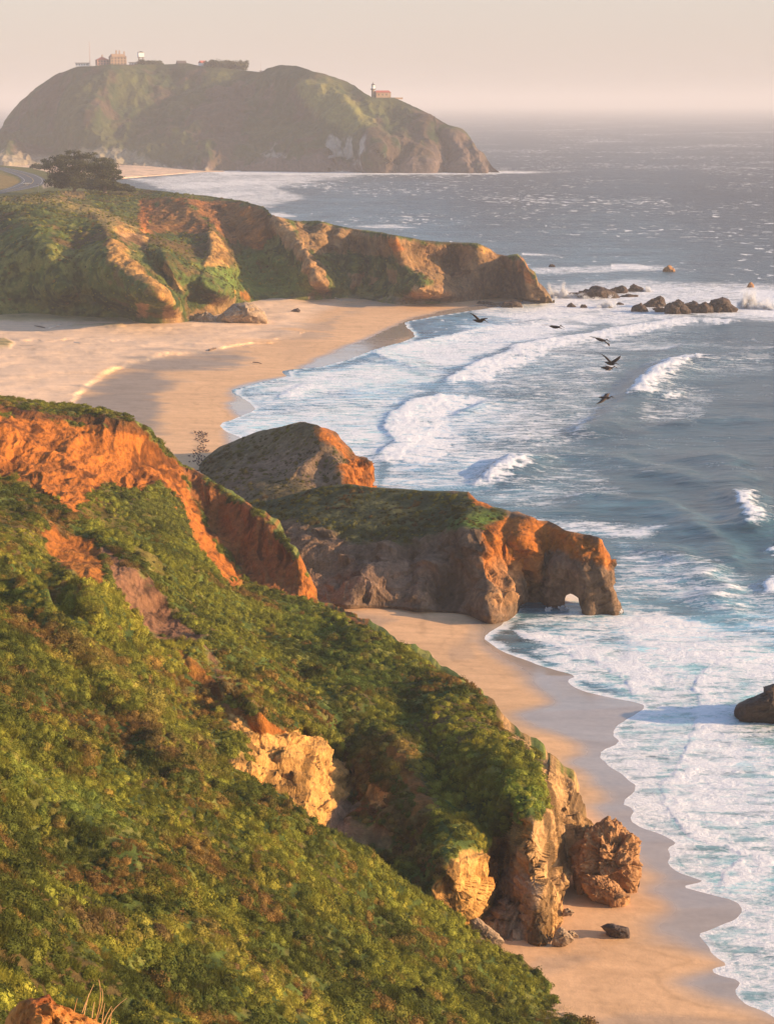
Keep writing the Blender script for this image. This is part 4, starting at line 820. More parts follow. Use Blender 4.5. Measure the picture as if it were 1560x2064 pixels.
redsA = [([(0,1250),(110,1240),(250,1330),(200,1360),(60,1300)], (.20, .09, .03), .5), ([(360,1860),(480,1930),(640,2010),(600,2040),(420,1940)], (.19, .10, .05), .7), ([(120,1830),(260,1845),(330,1890),(180,1880)], (.17, .085, .045), .7),
         ([(240,1835),(420,1895),(620,2000),(720,2090),(680,2100),(500,1985),(380,1925),(240,1870)], (.30, .27, .035), .75), ([(96,1200),(170,1270),(300,1380),(350,1470),(310,1440),(230,1360),(140,1280)], (.30, .23, .05), .6),
         ([(260,1450),(400,1500),(440,1560),(300,1530)], (.15, .085, .035), .6), ([(0,1500),(180,1600),(330,1700),(200,1700),(0,1600)], (.15, .20, .035), .5)]
redsB = [([(380,1350),(480,1440),(600,1480),(520,1500),(400,1420)], (.28, .10, .03), .6), ([(640,1400),(820,1500),(860,1600),(780,1560),(700,1480)], (.26, .20, .05), .5), ([(700,1580),(860,1650),(900,1760),(760,1720)], (.24, .11, .05), .5), ([(730,1600),(760,1610),(750,1660),(722,1650)], (.36, .07, .03), .5),
         ([(1000,1540),(1090,1600),(1080,1680),(1020,1660)], (.17, .23, .03), .6), ([(560,1200),(760,1300),(850,1400),(700,1400),(560,1280)], (.11, .17, .03), .4), ([(200,990),(360,1010),(420,1100),(300,1080)], (.085, .10, .03), .5)]
pF, nF, sF, xF, yF, _r = scatter(EF, .16, 73, (1-np.clip(EF['rockm']*2.0, 0, 1))*(1-EF['plane'])*(EF['py'] < 632), .28, .85, None)
pD, nD, sD, xD, yD, _r = scatter(ED, .9, 74, (1-np.clip(ED['rockm']*1.6, 0, 1)), .22, .62, None)
pE, nE, sE, xE, yE, _r = scatter(EE, .55, 75, (1-np.clip(EE['rockm']*2.0, 0, 1))*(EE['py'] < 1100), .22, .62, None)
cF = leafcol(pF, xF, yF, 96, sF)*.80; cD = leafcol(pD, xD, yD, 97, sD)*.50+cl(.012, .008, .004); cE = leafcol(pE, xE, yE, 98, sE)*.42+cl(.026, .014, .007)
cA = leafcol(pA, xA, yA, 80, sA, redsA); cB = leafcol(pB, xB, yB, 90, sB, redsB)
capn = 620; u_ = np.random.RandomState(3).rand(capn); capx = -160+u_*430; capy = np.interp(capx, arr(BT)[:, 0], arr(BT)[:, 1])
capY = np.interp(capx, [-200, 0, 120, 270], [300, 285, 284, 280])+np.random.RandomState(4).rand(capn)*6-1.0
pC = P(capx, capy, capY); zt = P(capx, capy, np.interp(capx, [-200, 0, 120, 270], [300, 285, 284, 280]))[:, 2]; pC[:, 2] = zt-.1; sC = .18+.34*np.random.RandomState(6).rand(capn); nC = np.tile(arr((0, 0, 1.)), (capn, 1))
cC = leafcol(pC, capx, capy, 95, sC)*.8
PP = np.concatenate([pA, pB, pC, pF, pD, pE]); NN = np.concatenate([nA, nB, nC, nF, nD, nE]); SS = np.concatenate([sA, sB, sC, sF, sD, sE]); CC_ = np.concatenate([cA, cB, cC, cF, cD, cE])
up = NN*.55+arr((0, 0, .75)); up /= np.linalg.norm(up, axis=1)[:, None]
rx = -np.arcsin(np.clip(up[:, 1], -1, 1)); ry = np.arctan2(up[:, 0], up[:, 2]); rz = np.random.RandomState(9).rand(len(PP))*6.28
pmesh = mesh_from('scrub', PP, np.zeros((0, 4), np.int32), LEAF, smooth=False, attrs={'scl': ('FLOAT', SS), 'tilt': ('FLOAT_VECTOR', np.stack([rx, ry, 0*rx], 1)), 'spin': ('FLOAT', rz),
    'col': ('FLOAT_VECTOR', CC_), 'kindi': ('INT', np.random.RandomState(8).choice(8, len(PP), p=[.13, .13, .12, .10, .12, .08, .08, .24]))})
prop(pmesh, kind='stuff', label='low coastal scrub covering the near slopes in green, yellow and brown mounds')
ng = bpy.data.node_groups.new('scatter scrub', 'GeometryNodeTree')
ng.interface.new_socket('Geometry', in_out='INPUT', socket_type='NodeSocketGeometry'); ng.interface.new_socket('Geometry', in_out='OUTPUT', socket_type='NodeSocketGeometry')
N_ = ng.nodes; gi = N_.new('NodeGroupInput'); go = N_.new('NodeGroupOutput'); mp = N_.new('GeometryNodeMeshToPoints'); ip = N_.new('GeometryNodeInstanceOnPoints'); ci = N_.new('GeometryNodeCollectionInfo')
ci.inputs['Collection'].default_value = protos; ci.inputs['Separate Children'].default_value = True; ci.inputs['Reset Children'].default_value = True
def na(nm, ty):
    a = N_.new('GeometryNodeInputNamedAttribute'); a.data_type = ty; a.inputs[0].default_value = nm; return a.outputs[0]
rot = N_.new('FunctionNodeEulerToRotation'); rot2 = N_.new('FunctionNodeAxisAngleToRotation'); rc = N_.new('FunctionNodeRotateRotation'); rc.rotation_space = 'LOCAL'
L_ = ng.links
L_.new(na('tilt', 'FLOAT_VECTOR'), rot.inputs[0]); L_.new(na('spin', 'FLOAT'), rot2.inputs['Angle']); L_.new(rot.outputs[0], rc.inputs[0]); L_.new(rot2.outputs[0], rc.inputs[1])
L_.new(gi.outputs[0], mp.inputs[0]); L_.new(mp.outputs[0], ip.inputs['Points']); L_.new(ci.outputs[0], ip.inputs['Instance']); ip.inputs['Pick Instance'].default_value = True
L_.new(na('kindi', 'INT'), ip.inputs['Instance Index']); L_.new(rc.outputs[0], ip.inputs['Rotation']); L_.new(na('scl', 'FLOAT'), ip.inputs['Scale']); L_.new(ip.outputs[0], go.inputs[0])
md = pmesh.modifiers.new('scrub', 'NODES'); md.node_group = ng
print('scrub clumps', len(PP), len(pA), len(pB))
# ================================================================== loose rocks: closed lumps standing where their foot meets sand or water
def rock_mat(name, c1, c2, wet=0.0):
    t = NT(name); p = t.pos(); p2 = t.pos((1, 1, 2.2), (.4, .3, .2)); n1 = t.noise(p, 1.1, 7, .65, .5); n2 = t.noise(p2, 4.5, 5, .65)
    c = t.mix(t.mapr(n1, .35, .65, 0, 1), C3(*c1), C3(*c2)); nm = t.bump(n1, .9, .3); nm = t.bump(n2, .8, .08, nm)
    t.bsdf(c, .9-.45*wet, .2+.2*wet, nm); return t.m
RK_DARK = rock_mat('dark wet rock', (.028, .019, .014), (.085, .048, .030), .6)
RK_OR = rock_mat('orange brown rock', (.24, .115, .050), (.46, .25, .11))
RK_TAN = rock_mat('tan bedded rock', (.22, .15, .10), (.42, .30, .19))
RK_BLK = rock_mat('mottled black rock', (.030, .024, .022), (.11, .075, .065), .4)
def rock(name, outline, mat, label, group=None, z=0.0, thick=.55, rough=.10, seed=1, Y=None, nr=26, na=72, top=None, cat='rock', fs=.30):
    o = arr(outline); c = o.mean(0); by = np.sort(o[:, 1])[-max(2, len(o)//4):].mean()
    wpx = o[:, 0].max()-o[:, 0].min(); hpx = o[:, 1].max()-o[:, 1].min()
    Yf = float(G(c[0], by, z)[1]) if Y is None else Y
    wm = wpx*mpp(Yf); T = wm*.5*thick; Y0 = Yf+T*.35
    seg = np.vstack([o, o[:1]]); L = resamp(seg, na+1)[:-1]
    rr = np.sin(np.linspace(0, 1, nr)*math.pi/2)
    V = []
    for half in (-1, 1):
        for r in (rr if half < 0 else rr[::-1][1:]):
            g = c+(L-c)*max(r, .004); y = np.full(na, Y0+half*T*math.sqrt(max(0, 1-r*r)))
            V.append(P(g[:, 0], g[:, 1], y))
    V = np.stack(V); N = V-V.mean((0, 1)); N[..., 1] *= 1; N /= np.linalg.norm(N, axis=-1, keepdims=True)
    s = wm; lo = V[..., 2].min()
    D = facet(V@ROT.T, s*fs, seed*13)*s*rough+facet(V@ROT.T*arr((1, .5, .5)), s*fs*.4, seed*13+50)*s*rough*.5+facet(V, s*fs*.16, seed*13+80)*s*rough*.2+fbm(V, s*.09, 3, seed)*s*rough*.35
    edge = np.r_[rr, rr[::-1][1:]][:, None]; D = D*(1-.55*edge**6)
    V = V+N*D[..., None]
    foot = V[..., 2] < z+.12*s; V[..., 2] = np.where(foot, V[..., 2]-(z+.12*s-V[..., 2])*1.2-.15*s*0, V[..., 2])
    n = V.shape[0]; i = np.arange(n*na).reshape(n, na); j = np.roll(i, -1, 1); F = np.stack([i[:-1], i[1:], j[1:], j[:-1]], -1).reshape(-1, 4)
    ob = mesh_from(name, V.reshape(-1, 3), F, mat); prop(ob, label, cat, group); return ob
def px3(l, ox, oy, s): return [(ox+x/s, oy+y/s) for x, y in l]
SG = 'dark rocks in the surf off the point'
rock('sea_rock', [(1482,1428),(1490,1418),(1515,1406),(1527,1401),(1540,1396),(1538,1384),(1560,1380),(1610,1384),(1660,1410),(1680,1450),(1620,1462),(1560,1452),(1530,1450),(1490,1443)], RK_DARK, 'big dark rock standing in white surf at the right edge, largest of the sea rocks', seed=3, thick=.7, rough=.06, nr=34, na=110)
Z3 = lambda l: px3(l, 1100, 540, 3.391)
rock('sea_rock', Z3([(150,166),(270,157),(310,132),(345,128),(430,148),(485,172),(506,192),(500,206),(300,203),(170,180)]), RK_DARK, 'long low dark rock in the surf with white spray on its left, nearest the point', SG, seed=4)
rock('sea_rock', Z3([(425,150),(470,135),(520,120),(545,130),(558,155),(540,175),(450,172)]), RK_DARK, 'small dark hump between the long low rock and the pointed rock', SG, seed=5)
rock('sea_rock', Z3([(552,158),(575,130),(600,112),(650,133),(670,160),(620,164)]), RK_DARK, 'pointed dark rock with a puff of spray on its right', SG, seed=6)
rock('sea_rock', Z3([(500,187),(560,180),(625,184),(620,196),(510,199)]), RK_DARK, 'flat dark ledge just awash, in front of the pointed rock', SG, seed=7)
rock('sea_rock', Z3([(583,290),(597,258),(650,238),(680,268),(712,298),(640,300)]), RK_DARK, 'low dark wedge rock at the left end of the main row of surf rocks', SG, seed=8)
rock('sea_rock', Z3([(665,248),(740,208),(780,190),(808,205),(822,255),(780,270),(700,264)]), RK_DARK, 'leaning brown topped rock standing just behind the low wedge rock', SG, seed=9)
rock('sea_rock', Z3([(722,278),(760,268),(812,275),(808,302),(760,306)]), RK_DARK, 'small low rock between the wedge rock and the ribbed rounded rock', SG, seed=10)
rock('sea_rock', Z3([(808,305),(818,258),(870,232),(905,224),(950,250),(985,295),(965,316),(860,314)]), RK_DARK, 'rounded rock with pale ribbed face, left of the double humped rock', SG, seed=11)
rock('sea_rock', Z3([(955,248),(1010,226),(1050,246),(1085,233),(1130,260),(1148,300),(1080,310),(985,306)]), RK_DARK, 'double humped dark rock in the middle of the main row', SG, seed=12)
rock('sea_rock', Z3([(1098,255),(1150,214),(1200,206),(1245,224),(1265,252),(1308,278),(1290,296),(1240,304),(1120,304)]), RK_DARK, 'tallest domed rock at the right end of the row beside the big splash', SG, seed=13)
rock('sea_rock', Z3([(140,264),(155,245),(175,238),(205,262),(190,270)]), RK_DARK, 'small round rock alone in foam just off the point', SG, seed=14)
rock('sea_rock', Z3([(228,272),(245,248),(270,252),(284,270)]), RK_DARK, 'tiny rock in foam right of the small round rock', SG, seed=15)
rock('sea_rock', Z3([(412,274),(432,250),(455,270)]), RK_DARK, 'tiny rock half hidden by a burst of spray', SG, seed=16)
rock('sea_rock', Z3([(468,250),(500,234),(535,246),(500,254)]), RK_DARK, 'thin flat rock right of the middle burst of spray', SG, seed=17)
rock('sea_rock', [(1334,547),(1339,539),(1347,536),(1356,539),(1361,546),(1350,548)], RK_OR, 'lone reddish rock in the far breaker line above the main row', SG, seed=18)
rock('sea_rock', [(1504,579),(1508,571),(1513,568),(1519,575),(1519,580)], RK_OR, 'small pointed reddish rock near the right edge of the far breaker line', SG, seed=19)
rock('sea_rock', [(1104,538),(1108,533),(1115,533),(1120,538)], RK_DARK, 'tiny dark rock in the far breaker line behind the point', SG, seed=20)
rock('sea_rock', [(1008,618),(1016,609),(1034,606),(1047,609),(1052,617),(1034,621)], RK_DARK, 'low dark slab at the foot of the point beside the sand', SG, seed=21)
rock('sea_rock', [(955,612),(966,607),(985,608),(1002,611),(990,615),(965,615)], RK_DARK, 'thin dark ledge between the beach corner and the low slab', SG, seed=22)
BG = 'boulders lying on the sand'
rock('boulder', [(586,627),(594,623),(601,621),(606,625),(604,629),(594,630)], RK_BLK, 'small dark boulder alone on the pale upper beach', BG, z=1.8, seed=23)
rock('rock_outcrop', [(434,641),(452,628),(470,615),(496,609),(513,618),(533,628),(541,644),(520,650),(480,648),(450,648)], RK_TAN, 'grey layered outcrop spilling onto the sand at the foot of the green bluff', z=2.2, seed=24, thick=1.1, rough=.07, cat='outcrop')
rock('boulder', [(386,648),(402,636),(416,628),(428,636),(444,648),(415,650)], RK_TAN, 'brown cone shaped rock on the sand left of the grey layered outcrop', BG, z=2.3, seed=25)
rock('rock_stack', [(1176,1679),(1196,1663),(1212,1658),(1225,1652),(1241,1655),(1250,1672),(1262,1680),(1273,1684),(1287,1700),(1284,1720),(1288,1745),(1289,1768),(1286,1786),(1273,1790),(1256,1782),(1240,1792),(1215,1800),(1180,1797),(1160,1795),(1152,1770),(1160,1720)], RK_OR, 'tall orange brown stack of tilted rock on the sand beside the cliff', z=.8, seed=26, thick=.85, rough=.15, cat='rock stack', nr=90, na=280, fs=.26)
rock('boulder', [(1170,1768),(1195,1762),(1222,1768),(1246,1784),(1258,1798),(1266,1808),(1260,1818),(1236,1820),(1205,1812),(1176,1800)], RK_OR, 'wedge shaped boulder leaning on the front foot of the orange stack', BG, z=.7, seed=27, thick=.7, rough=.11, nr=60, na=180)
rock('boulder', [(1262,1750),(1272,1738),(1284,1742),(1289,1760),(1288,1784),(1275,1790),(1264,1780)], RK_DARK, 'dark upright slab on the seaward side of the orange stack', BG, z=.7, seed=28, thick=.8)
rock('boulder', [(1209,1868),(1215,1865),(1225,1861.5),(1236,1862),(1242,1865),(1250,1866),(1264,1869),(1268.5,1875),(1268,1881),(1258,1882.5),(1244,1881),(1230,1879),(1218,1872)], RK_BLK, 'dark mottled boulder lying alone on smooth orange sand with a shadow to its left', BG, z=.9, seed=29, thick=.9, rough=.05, nr=34, na=96)
rock('boulder', [(1112,1896),(1120,1876),(1130,1867),(1142,1876),(1158,1893),(1145,1897),(1125,1899)], RK_TAN, 'tan wedge at the very foot of the cliff nose', BG, z=1.2, seed=30, rough=.07)
rock('boulder', [(1140,1882),(1146,1875),(1155,1877),(1166,1885),(1152,1886)], RK_TAN, 'flat low slab on the sand right of the tan wedge', BG, z=1.2, seed=31)
rock('boulder', [(1132,1843),(1137,1832),(1146,1830),(1158,1839),(1150,1842)], RK_TAN, 'low slab on the sand halfway between the cliff nose and the stack', BG, z=1.2, seed=32)
rock('boulder', [(946,1852),(958,1846),(972,1856),(988,1870),(1006,1884),(1016,1897),(1000,1903),(975,1904),(955,1896),(948,1875)], RK_TAN, 'pale slab on the sand in the mouth of the cave', BG, z=1.5, seed=33, thick=.35, rough=.06, nr=36, na=96)
rock('boulder', [(1143,1660),(1150,1650),(1160,1645),(1168,1651),(1176,1650),(1184,1656),(1192,1662),(1186,1678),(1160,1684),(1146,1676)], RK_OR, 'jagged brown rock wedged between the cliff and the orange stack', BG, z=1.2, seed=34, rough=.12, Y=176)
# foreground rust rock with dry stalks
fr = rock('rust_rock', [(14,2064),(22,2040),(38,2022),(60,2013),(100,2010),(108,2022),(120,2026),(138,2032),(150,2044),(170,2050),(190,2056),(214,2070),(230,2130),(200,2400),(0,2420),(-10,2120)], rock_mat('rust rock', (.26, .075, .02), (.62, .26, .06)), 'glowing rust orange rock top in the bottom left corner', Y=34, z=30, seed=40, thick=1.0, rough=.055, nr=60, na=200, fs=.16)

# ================================================================== small mesh builder for things made of parts
class MB:
    def __init__(self): self.V = []; self.F = []
    def box(self, c, s, rz=0.0, tp=1.0):
        cx, cy, cz = c; hx, hy, hz = s[0]/2, s[1]/2, s[2]/2; n = len(self.V); cr, sr = math.cos(rz), math.sin(rz)
        for dz, k in ((-hz, 1), (hz, tp)):
            for dx, dy in ((-hx, -hy), (hx, -hy), (hx, hy), (-hx, hy)):
                self.V.append((cx+(dx*cr-dy*sr)*k, cy+(dx*sr+dy*cr)*k, cz+dz))
        self.F += [[n+3, n+2, n+1, n], [n+4, n+5, n+6, n+7], [n, n+1, n+5, n+4], [n+1, n+2, n+6, n+5], [n+2, n+3, n+7, n+6], [n+3, n, n+4, n+7]]; return self
    def tube(self, a, b, r0, r1=None, k=8, caps=True):
        r1 = r0 if r1 is None else r1; a = Vector(a); b = Vector(b); d = (b-a).normalized(); u = d.orthogonal().normalized(); v = d.cross(u); n = len(self.V)
        for c, r in ((a, r0), (b, r1)):
            for i in range(k):
                t = i/k*2*math.pi; self.V.append(tuple(c+u*math.cos(t)*r+v*math.sin(t)*r))
        for i in range(k): j = (i+1) % k; self.F.append([n+i, n+j, n+k+j, n+k+i])
        if caps: self.F += [[n+i for i in range(k)][::-1], [n+k+i for i in range(k)]]
        return self
    def gable(self, c, s, over=.4, hip=0.0):
        """roof block over footprint c (centre, eaves height) with ridge along x"""
        cx, cy, cz = c; hx, hy, h = s[0]/2+over, s[1]/2+over, s[2]; n = len(self.V); rx = hx-hip*hx
        self.V += [(cx-hx, cy-hy, cz), (cx+hx, cy-hy, cz), (cx+hx, cy+hy, cz), (cx-hx, cy+hy, cz), (cx-rx, cy, cz+h), (cx+rx, cy, cz+h)]
        self.F += [[n+3, n+2, n+1, n], [n, n+1, n+5, n+4], [n+2, n+3, n+4, n+5], [n+1, n+2, n+5], [n+3, n, n+4]]; return self
    def sphere(self, c, s, u=10, v=7):
        n = len(self.V)
        for a in range(v+1):
            for q in range(u): t = a/v*math.pi; f = q/u*2*math.pi; self.V.append((c[0]+s[0]*math.sin(t)*math.cos(f), c[1]+s[1]*math.sin(t)*math.sin(f), c[2]+s[2]*math.cos(t)))
        for a in range(v):
            for q in range(u): j = (q+1) % u; self.F.append([n+a*u+q, n+(a+1)*u+q, n+(a+1)*u+j, n+a*u+j])
        return self
    def build(self, name, mat, parent=None, smooth=False): return mesh_from(name, self.V, self.F, mat, parent, smooth)
def empty(name, loc, rz=0.0, label=None, cat=None, group=None):
    o = bpy.data.objects.new(name, None); COL.objects.link(o); o.location = loc; o.rotation_euler = (0, 0, rz); prop(o, label, cat, group); return o
def copy_tree(o, parent=None):
    c = o.copy(); COL.objects.link(c); c.parent = parent
    for ch in list(o.children): copy_tree(ch, c)
    return c
WHITE = plain('white painted boards', (.80, .78, .74)); REDR = plain('red shingle roof', (.42, .10, .06)); STONE = plain('sandstone wall', (.34, .22, .14), .9); DKROOF = plain('dark roof', (.11, .085, .075))
WOOD = plain('brown timber', (.17, .11, .075)); GLASS = plain('dark window glass', (.05, .055, .06), .2, .5); STEEL = plain('painted steel', (.50, .34, .30), .5); LGREY = plain('pale stone wall', (.55, .52, .47))
def ip(px, py, back=12):        # a spot on the crest of the island hill
    Y = float(np.interp(px, [90, 150, 320, 528, 565, 632, 750, 850], [2330, 2290, 2290, 2240, 2230, 2200, 2120, 2080]))+back
    return tuple(P(px, py, Y)), mpp(Y)
def house(name, pxc, pyb, wpx, hpx, roofpx, wall, roof, label, depth=9, hip=0.0, chims=(), wins=(3, 1), rz=0.0, cat='house', over=.5):
    loc, m = ip(pxc, pyb); w_, h_, rh = wpx*m, hpx*m, roofpx*m; e = empty(name, loc, rz, label, cat, 'buildings on the island hill')
    b = MB(); b.box((0, 0, h_/2-1.5), (w_, depth, h_+3)); b.build('wall', wall, e)
    if roofpx > 0: ro = MB().gable((0, 0, h_+.01), (w_, depth, rh), over, hip).build('roof', roof, e)
    else: ro = MB().box((0, 0, h_+.35), (w_+1.4, depth+1.4, .7)).build('roof', roof, e)
    for cx_, ch in chims: MB().box((cx_*w_/2, 0, h_+rh+ch*m*.2), (1.5, 1.5, ch*m*1.6)).build('chimney', STONE, ro)
    nx, nz = wins
    for i in range(nx):
        for j in range(nz):
            f = MB().box(((i+.5)/nx*w_-w_/2, -depth/2-.03, (j+.5)/nz*h_), (min(1.5, w_/nx*.5), .14, min(1.9, h_/nz*.55))).build('window', GLASS, e)
    return e
house('long_barracks', 167, 133, 25, 5, 0, WHITE, DKROOF, 'long low white building with flat dark roof at the left end of the hilltop', 8, wins=(5, 1), cat='building')
house('keepers_house', 207, 132, 23, 10.5, 6, plain('rosy clapboard', (.42, .21, .15)), REDR, 'two storey house with red pyramid roof between the mast and the big stone house', 12, .9, ((0, 4),), (4, 2), .35)
big = house('stone_house', 238, 131, 31, 15, 6, STONE, plain('brown shingle roof', (.22, .12, .09)), 'largest stone house on the hilltop with steep gables and tall chimneys', 15, .25, ((-.15, 7), (.25, 7), (.85, 5)), (5, 3), .30)
lo_, mm = ip(238, 131)
for gx in (-.55, .0, .5): MB().gable((gx*32*mm/2, -7.7, 15*mm), (5.2, 1.0, 3.4), .1).build('gable', STONE, big)
house('white_shed', 242, 134, 9, 4, 3.4, WHITE, plain('pale tin roof', (.5, .5, .5)), 'small white gabled shed in front of the big stone house', 6, wins=(1, 1), cat='shed')
house('low_building', 271, 132, 18, 5, 0, WHITE, DKROOF, 'low white building with dark flat roof below the water tower', 7, wins=(4, 1), cat='building')
house('barn', 366, 133, 17, 4, 6.2, WHITE, DKROOF, 'white gabled barn with big dark roof standing alone on the skyline', 9, wins=(3, 1), rz=.35, cat='barn')
house('cottage', 409, 135, 11, 7.5, 4.6, WHITE, REDR, 'small white cottage with bright red roof at the left end of the flat topped trees', 9, wins=(1, 1), rz=.5, cat='cottage')
house('hut', 527, 147, 5.5, 2.8, 1.6, WHITE, DKROOF, 'tiny white hut at the foot of the thin right hand mast', 4, wins=(1, 1), cat='hut')
# water tower
loc, m = ip(285, 131); e = empty('water_tower', loc, .35, 'white square water tank on splayed timber legs', 'water tower', 'buildings on the island hill')
MB().box((0, 0, 19.5*m), (11*m, 11*m, 8.5*m)).build('tank', WHITE, e); MB().gable((0, 0, 23.8*m), (11*m, 11*m, 2.6*m), .4, .95).build('roof', DKROOF, e); MB().box((0, 0, 14.8*m), (12*m, 12*m, .8*m)).build('platform', WOOD, e)
for sx_, sy_ in ((-1, -1), (1, -1), (1, 1), (-1, 1)): MB().tube((sx_*6*m, sy_*6*m, -1.5), (sx_*3.4*m, sy_*3.4*m, 14.6*m), .42, .36, 6).build('leg', WOOD, e)
for hz_ in (5, 10):
    k = 6-2.6*hz_/14.6
    b = MB()
    for q in ((-1, -1, 1, -1), (1, -1, 1, 1), (1, 1, -1, 1), (-1, 1, -1, -1)): b.tube((q[0]*k*m, q[1]*k*m, hz_*m), (q[2]*k*m, q[3]*k*m, hz_*m), .22, .22, 5)
    b.build('brace', WOOD, e)
# masts
for px_, pt, pb, r_, lab in ((182, 86, 133, .42, 'tall thin lattice mast rising left of the red roofed house'), (526, 127, 147, .22, 'thin short mast beside the tiny white hut')):
    loc, m = ip(px_, pb); H = (pb-pt)*m; e = empty('radio_mast', loc, 0, lab, 'mast'); b = MB(); w_ = r_*2.2
    for a in range(3): t_ = a*2.094; b.tube((w_*math.cos(t_), w_*math.sin(t_), -2), (w_*.25*math.cos(t_), w_*.25*math.sin(t_), H), r_*.3, r_*.2, 5)
    b.build('lattice_leg', STEEL, e); b = MB(); n = int(H/2.2)
    for i in range(n):
        z0, z1 = i/n*H, (i+1)/n*H
        for a in range(3):
            t0, t1 = a*2.094, (a+1)*2.094; k0, k1 = w_*(1-.75*i/n), w_*(1-.75*(i+1)/n)
            b.tube((k0*math.cos(t0), k0*math.sin(t0), z0), (k1*math.cos(t1), k1*math.sin(t1), z1), r_*.14, r_*.14, 4)
    b.build('lattice_brace', STEEL, e)
# crest wall along the road on the hill
b = []; cxs = np.linspace(152, 522, 75)
cys = np.interp(cxs, [150, 200, 320, 380, 420, 470, 522], [136, 133.5, 132.5, 133, 136, 141, 146.5])
b = MB(); pts = [ip(x, y, 3)[0] for x, y in zip(cxs, cys)]
for a, c in zip(pts[:-1], pts[1:]):
    n = len(b.V)
    for q in (a, c): b.V += [(q[0], q[1], q[2]-1.5), (q[0], q[1]+.8, q[2]-1.5), (q[0], q[1]+.8, q[2]+1.0), (q[0], q[1], q[2]+1.0)]
    b.F += [[n, n+4, n+7, n+3], [n+3, n+7, n+6, n+2], [n+1, n+2, n+6, n+5]]
prop(b.build('retaining_wall', LGREY), 'low pale stone wall running along the crest of the island hill', 'wall')
# lighthouse
loc, m = ip(752, 197, 6); e = empty('lighthouse', loc, .30, 'stone lighthouse with white lantern and attached low house on the seaward shoulder of the hill', 'lighthouse')
MB().tube((0, 0, -4), (0, 0, 16*m), 3.6*m, 3.2*m, 16).build('tower', STONE, e); MB().tube((0, 0, 15.5*m), (0, 0, 17.5*m), 5.2*m, 5.6*m, 16).build('gallery', DKROOF, e)
MB().tube((0, 0, 17.5*m), (0, 0, 20.5*m), 3.4*m, 3.4*m, 12).build('lantern_wall', WHITE, e); MB().tube((0, 0, 20.5*m), (0, 0, 24.5*m), 3.2*m, 3.2*m, 12).build('lantern', plain('lantern glass', (.70, .68, .60), .15, .6), e)
MB().tube((0, 0, 24.4*m), (0, 0, 28*m), 4.4*m, .5*m, 12).build('lantern_roof', DKROOF, e); MB().tube((0, 0, 27.5*m), (0, 0, 31*m), .35*m, .2*m, 6).build('finial', DKROOF, e)
b = MB().box((18*m, -2, 3.5*m), (30*m, 9, 13*m)); b.build('wall', STONE, e); MB().gable((18*m, -2, 10*m+.02), (30*m, 9, 4*m), .6, .2).build('roof', REDR, e)
for wx in (8, 16, 24): MB().box((wx*m, -6.55, 6*m), (1.2, .15, 2)).build('window', GLASS, e)
MB().box((42*m, -4, -1.2*m), (34*m, .8, 3.4*m)).build('terrace_wall', STONE, e)

# ================================================================== trees
def leafcloud(blobs, n, leaf, seed, flat=.35):
    rs = np.random.RandomState(seed); bl = arr(blobs); wv = bl[:, 3]*bl[:, 4]*bl[:, 5]; wv = (wv**.7)/(wv**.7).sum(); k = rs.choice(len(bl), n, p=wv)
    d = rs.randn(n, 3); d /= np.linalg.norm(d, axis=1)[:, None]; r = rs.rand(n)**.33; c = bl[k, :3]+d*r[:, None]*bl[k, 3:6]
    c = c+rs.randn(n, 3)*leaf*.5; nr_ = d*.5+rs.randn(n, 3)*.5+arr((0, 0, .6)); nr_ /= np.linalg.norm(nr_, axis=1)[:, None]
    t_ = np.cross(nr_, rs.randn(n, 3)); t_ /= np.linalg.norm(t_, axis=1)[:, None]; b_ = np.cross(nr_, t_); s = (leaf*(.5+rs.rand(n)))[:, None]
    V = np.stack([c-t_*s, c-b_*s*.5, c+t_*s, c+b_*s*.5], 1).reshape(-1, 3); return V, np.arange(4*n).reshape(n, 4)
def foliage_mat(name, c1, c2):
    t = NT(name); n = t.noise(t.pos(), .35, 4, .7); c = t.mix(t.mapr(n, .35, .65, 0, 1), C3(*c1), C3(*c2)); t.bsdf(c, .85, .1); return t.m
CYP = foliage_mat('cypress foliage', (.034, .042, .018), (.080, .080, .032)); BARK = plain('bark', (.16, .11, .08), .9)
def tree(name, pxc, pyb, Y, pads, label, n=9000, leaf=.34, mat=CYP, trunk=True, group=None, seed=1, cat='tree', limb=None):
    """pads: (px, py, rx px, ry px) flat foliage layers in the photo's pixels, placed around the trunk in depth"""
    m = mpp(Y); base = P(pxc, pyb, Y); e = empty(name, tuple(base), 0, label, cat, group); rs = np.random.RandomState(seed); bl = []
    for x, y, rx_, ry_ in pads:
        c = P(x, y, Y)-base; dy = rs.randn()*rx_*m*.35; bl.append((c[0], dy, c[2], rx_*m, rx_*m*.8, ry_*m))
        for q in range(6):
            a = rs.rand()*6.28; bl.append((c[0]+math.cos(a)*rx_*m*.8, dy+math.sin(a)*rx_*m*.7, c[2]+rs.randn()*ry_*m*.5, rx_*m*.38, rx_*m*.36, ry_*m*.45))
    V_, F_ = leafcloud(bl, n, leaf, seed); mesh_from('crown', V_, F_, mat, e, smooth=False)
    if trunk:
        b = MB(); b.tube((0, 0, -1.5), (0.6, 0, 4), .9, .6, 8)
        for c in bl[::7]: b.tube((0.4, 0, 3.0), (c[0]*.9, c[1], c[2]-.2), .38, .12, 6)
        b.build('trunk', BARK, e)
    return e
tree('cypress_tree', 150, 381, 930, [(150,306,16,4),(118,366,26,8),(150,371,34,9),(190,372,26,7),(124,318,26,6),(170,314,24,6),(112,330,24,8),(150,330,34,11),(180,330,24,10),(92,338,10,4),(130,346,34,11),(170,346,34,12),(150,360,36,11),(120,356,22,8),(185,362,26,10)], 'broad wind shaped cypress with dark layered crown beside the coast road', 20000, .42, seed=2)
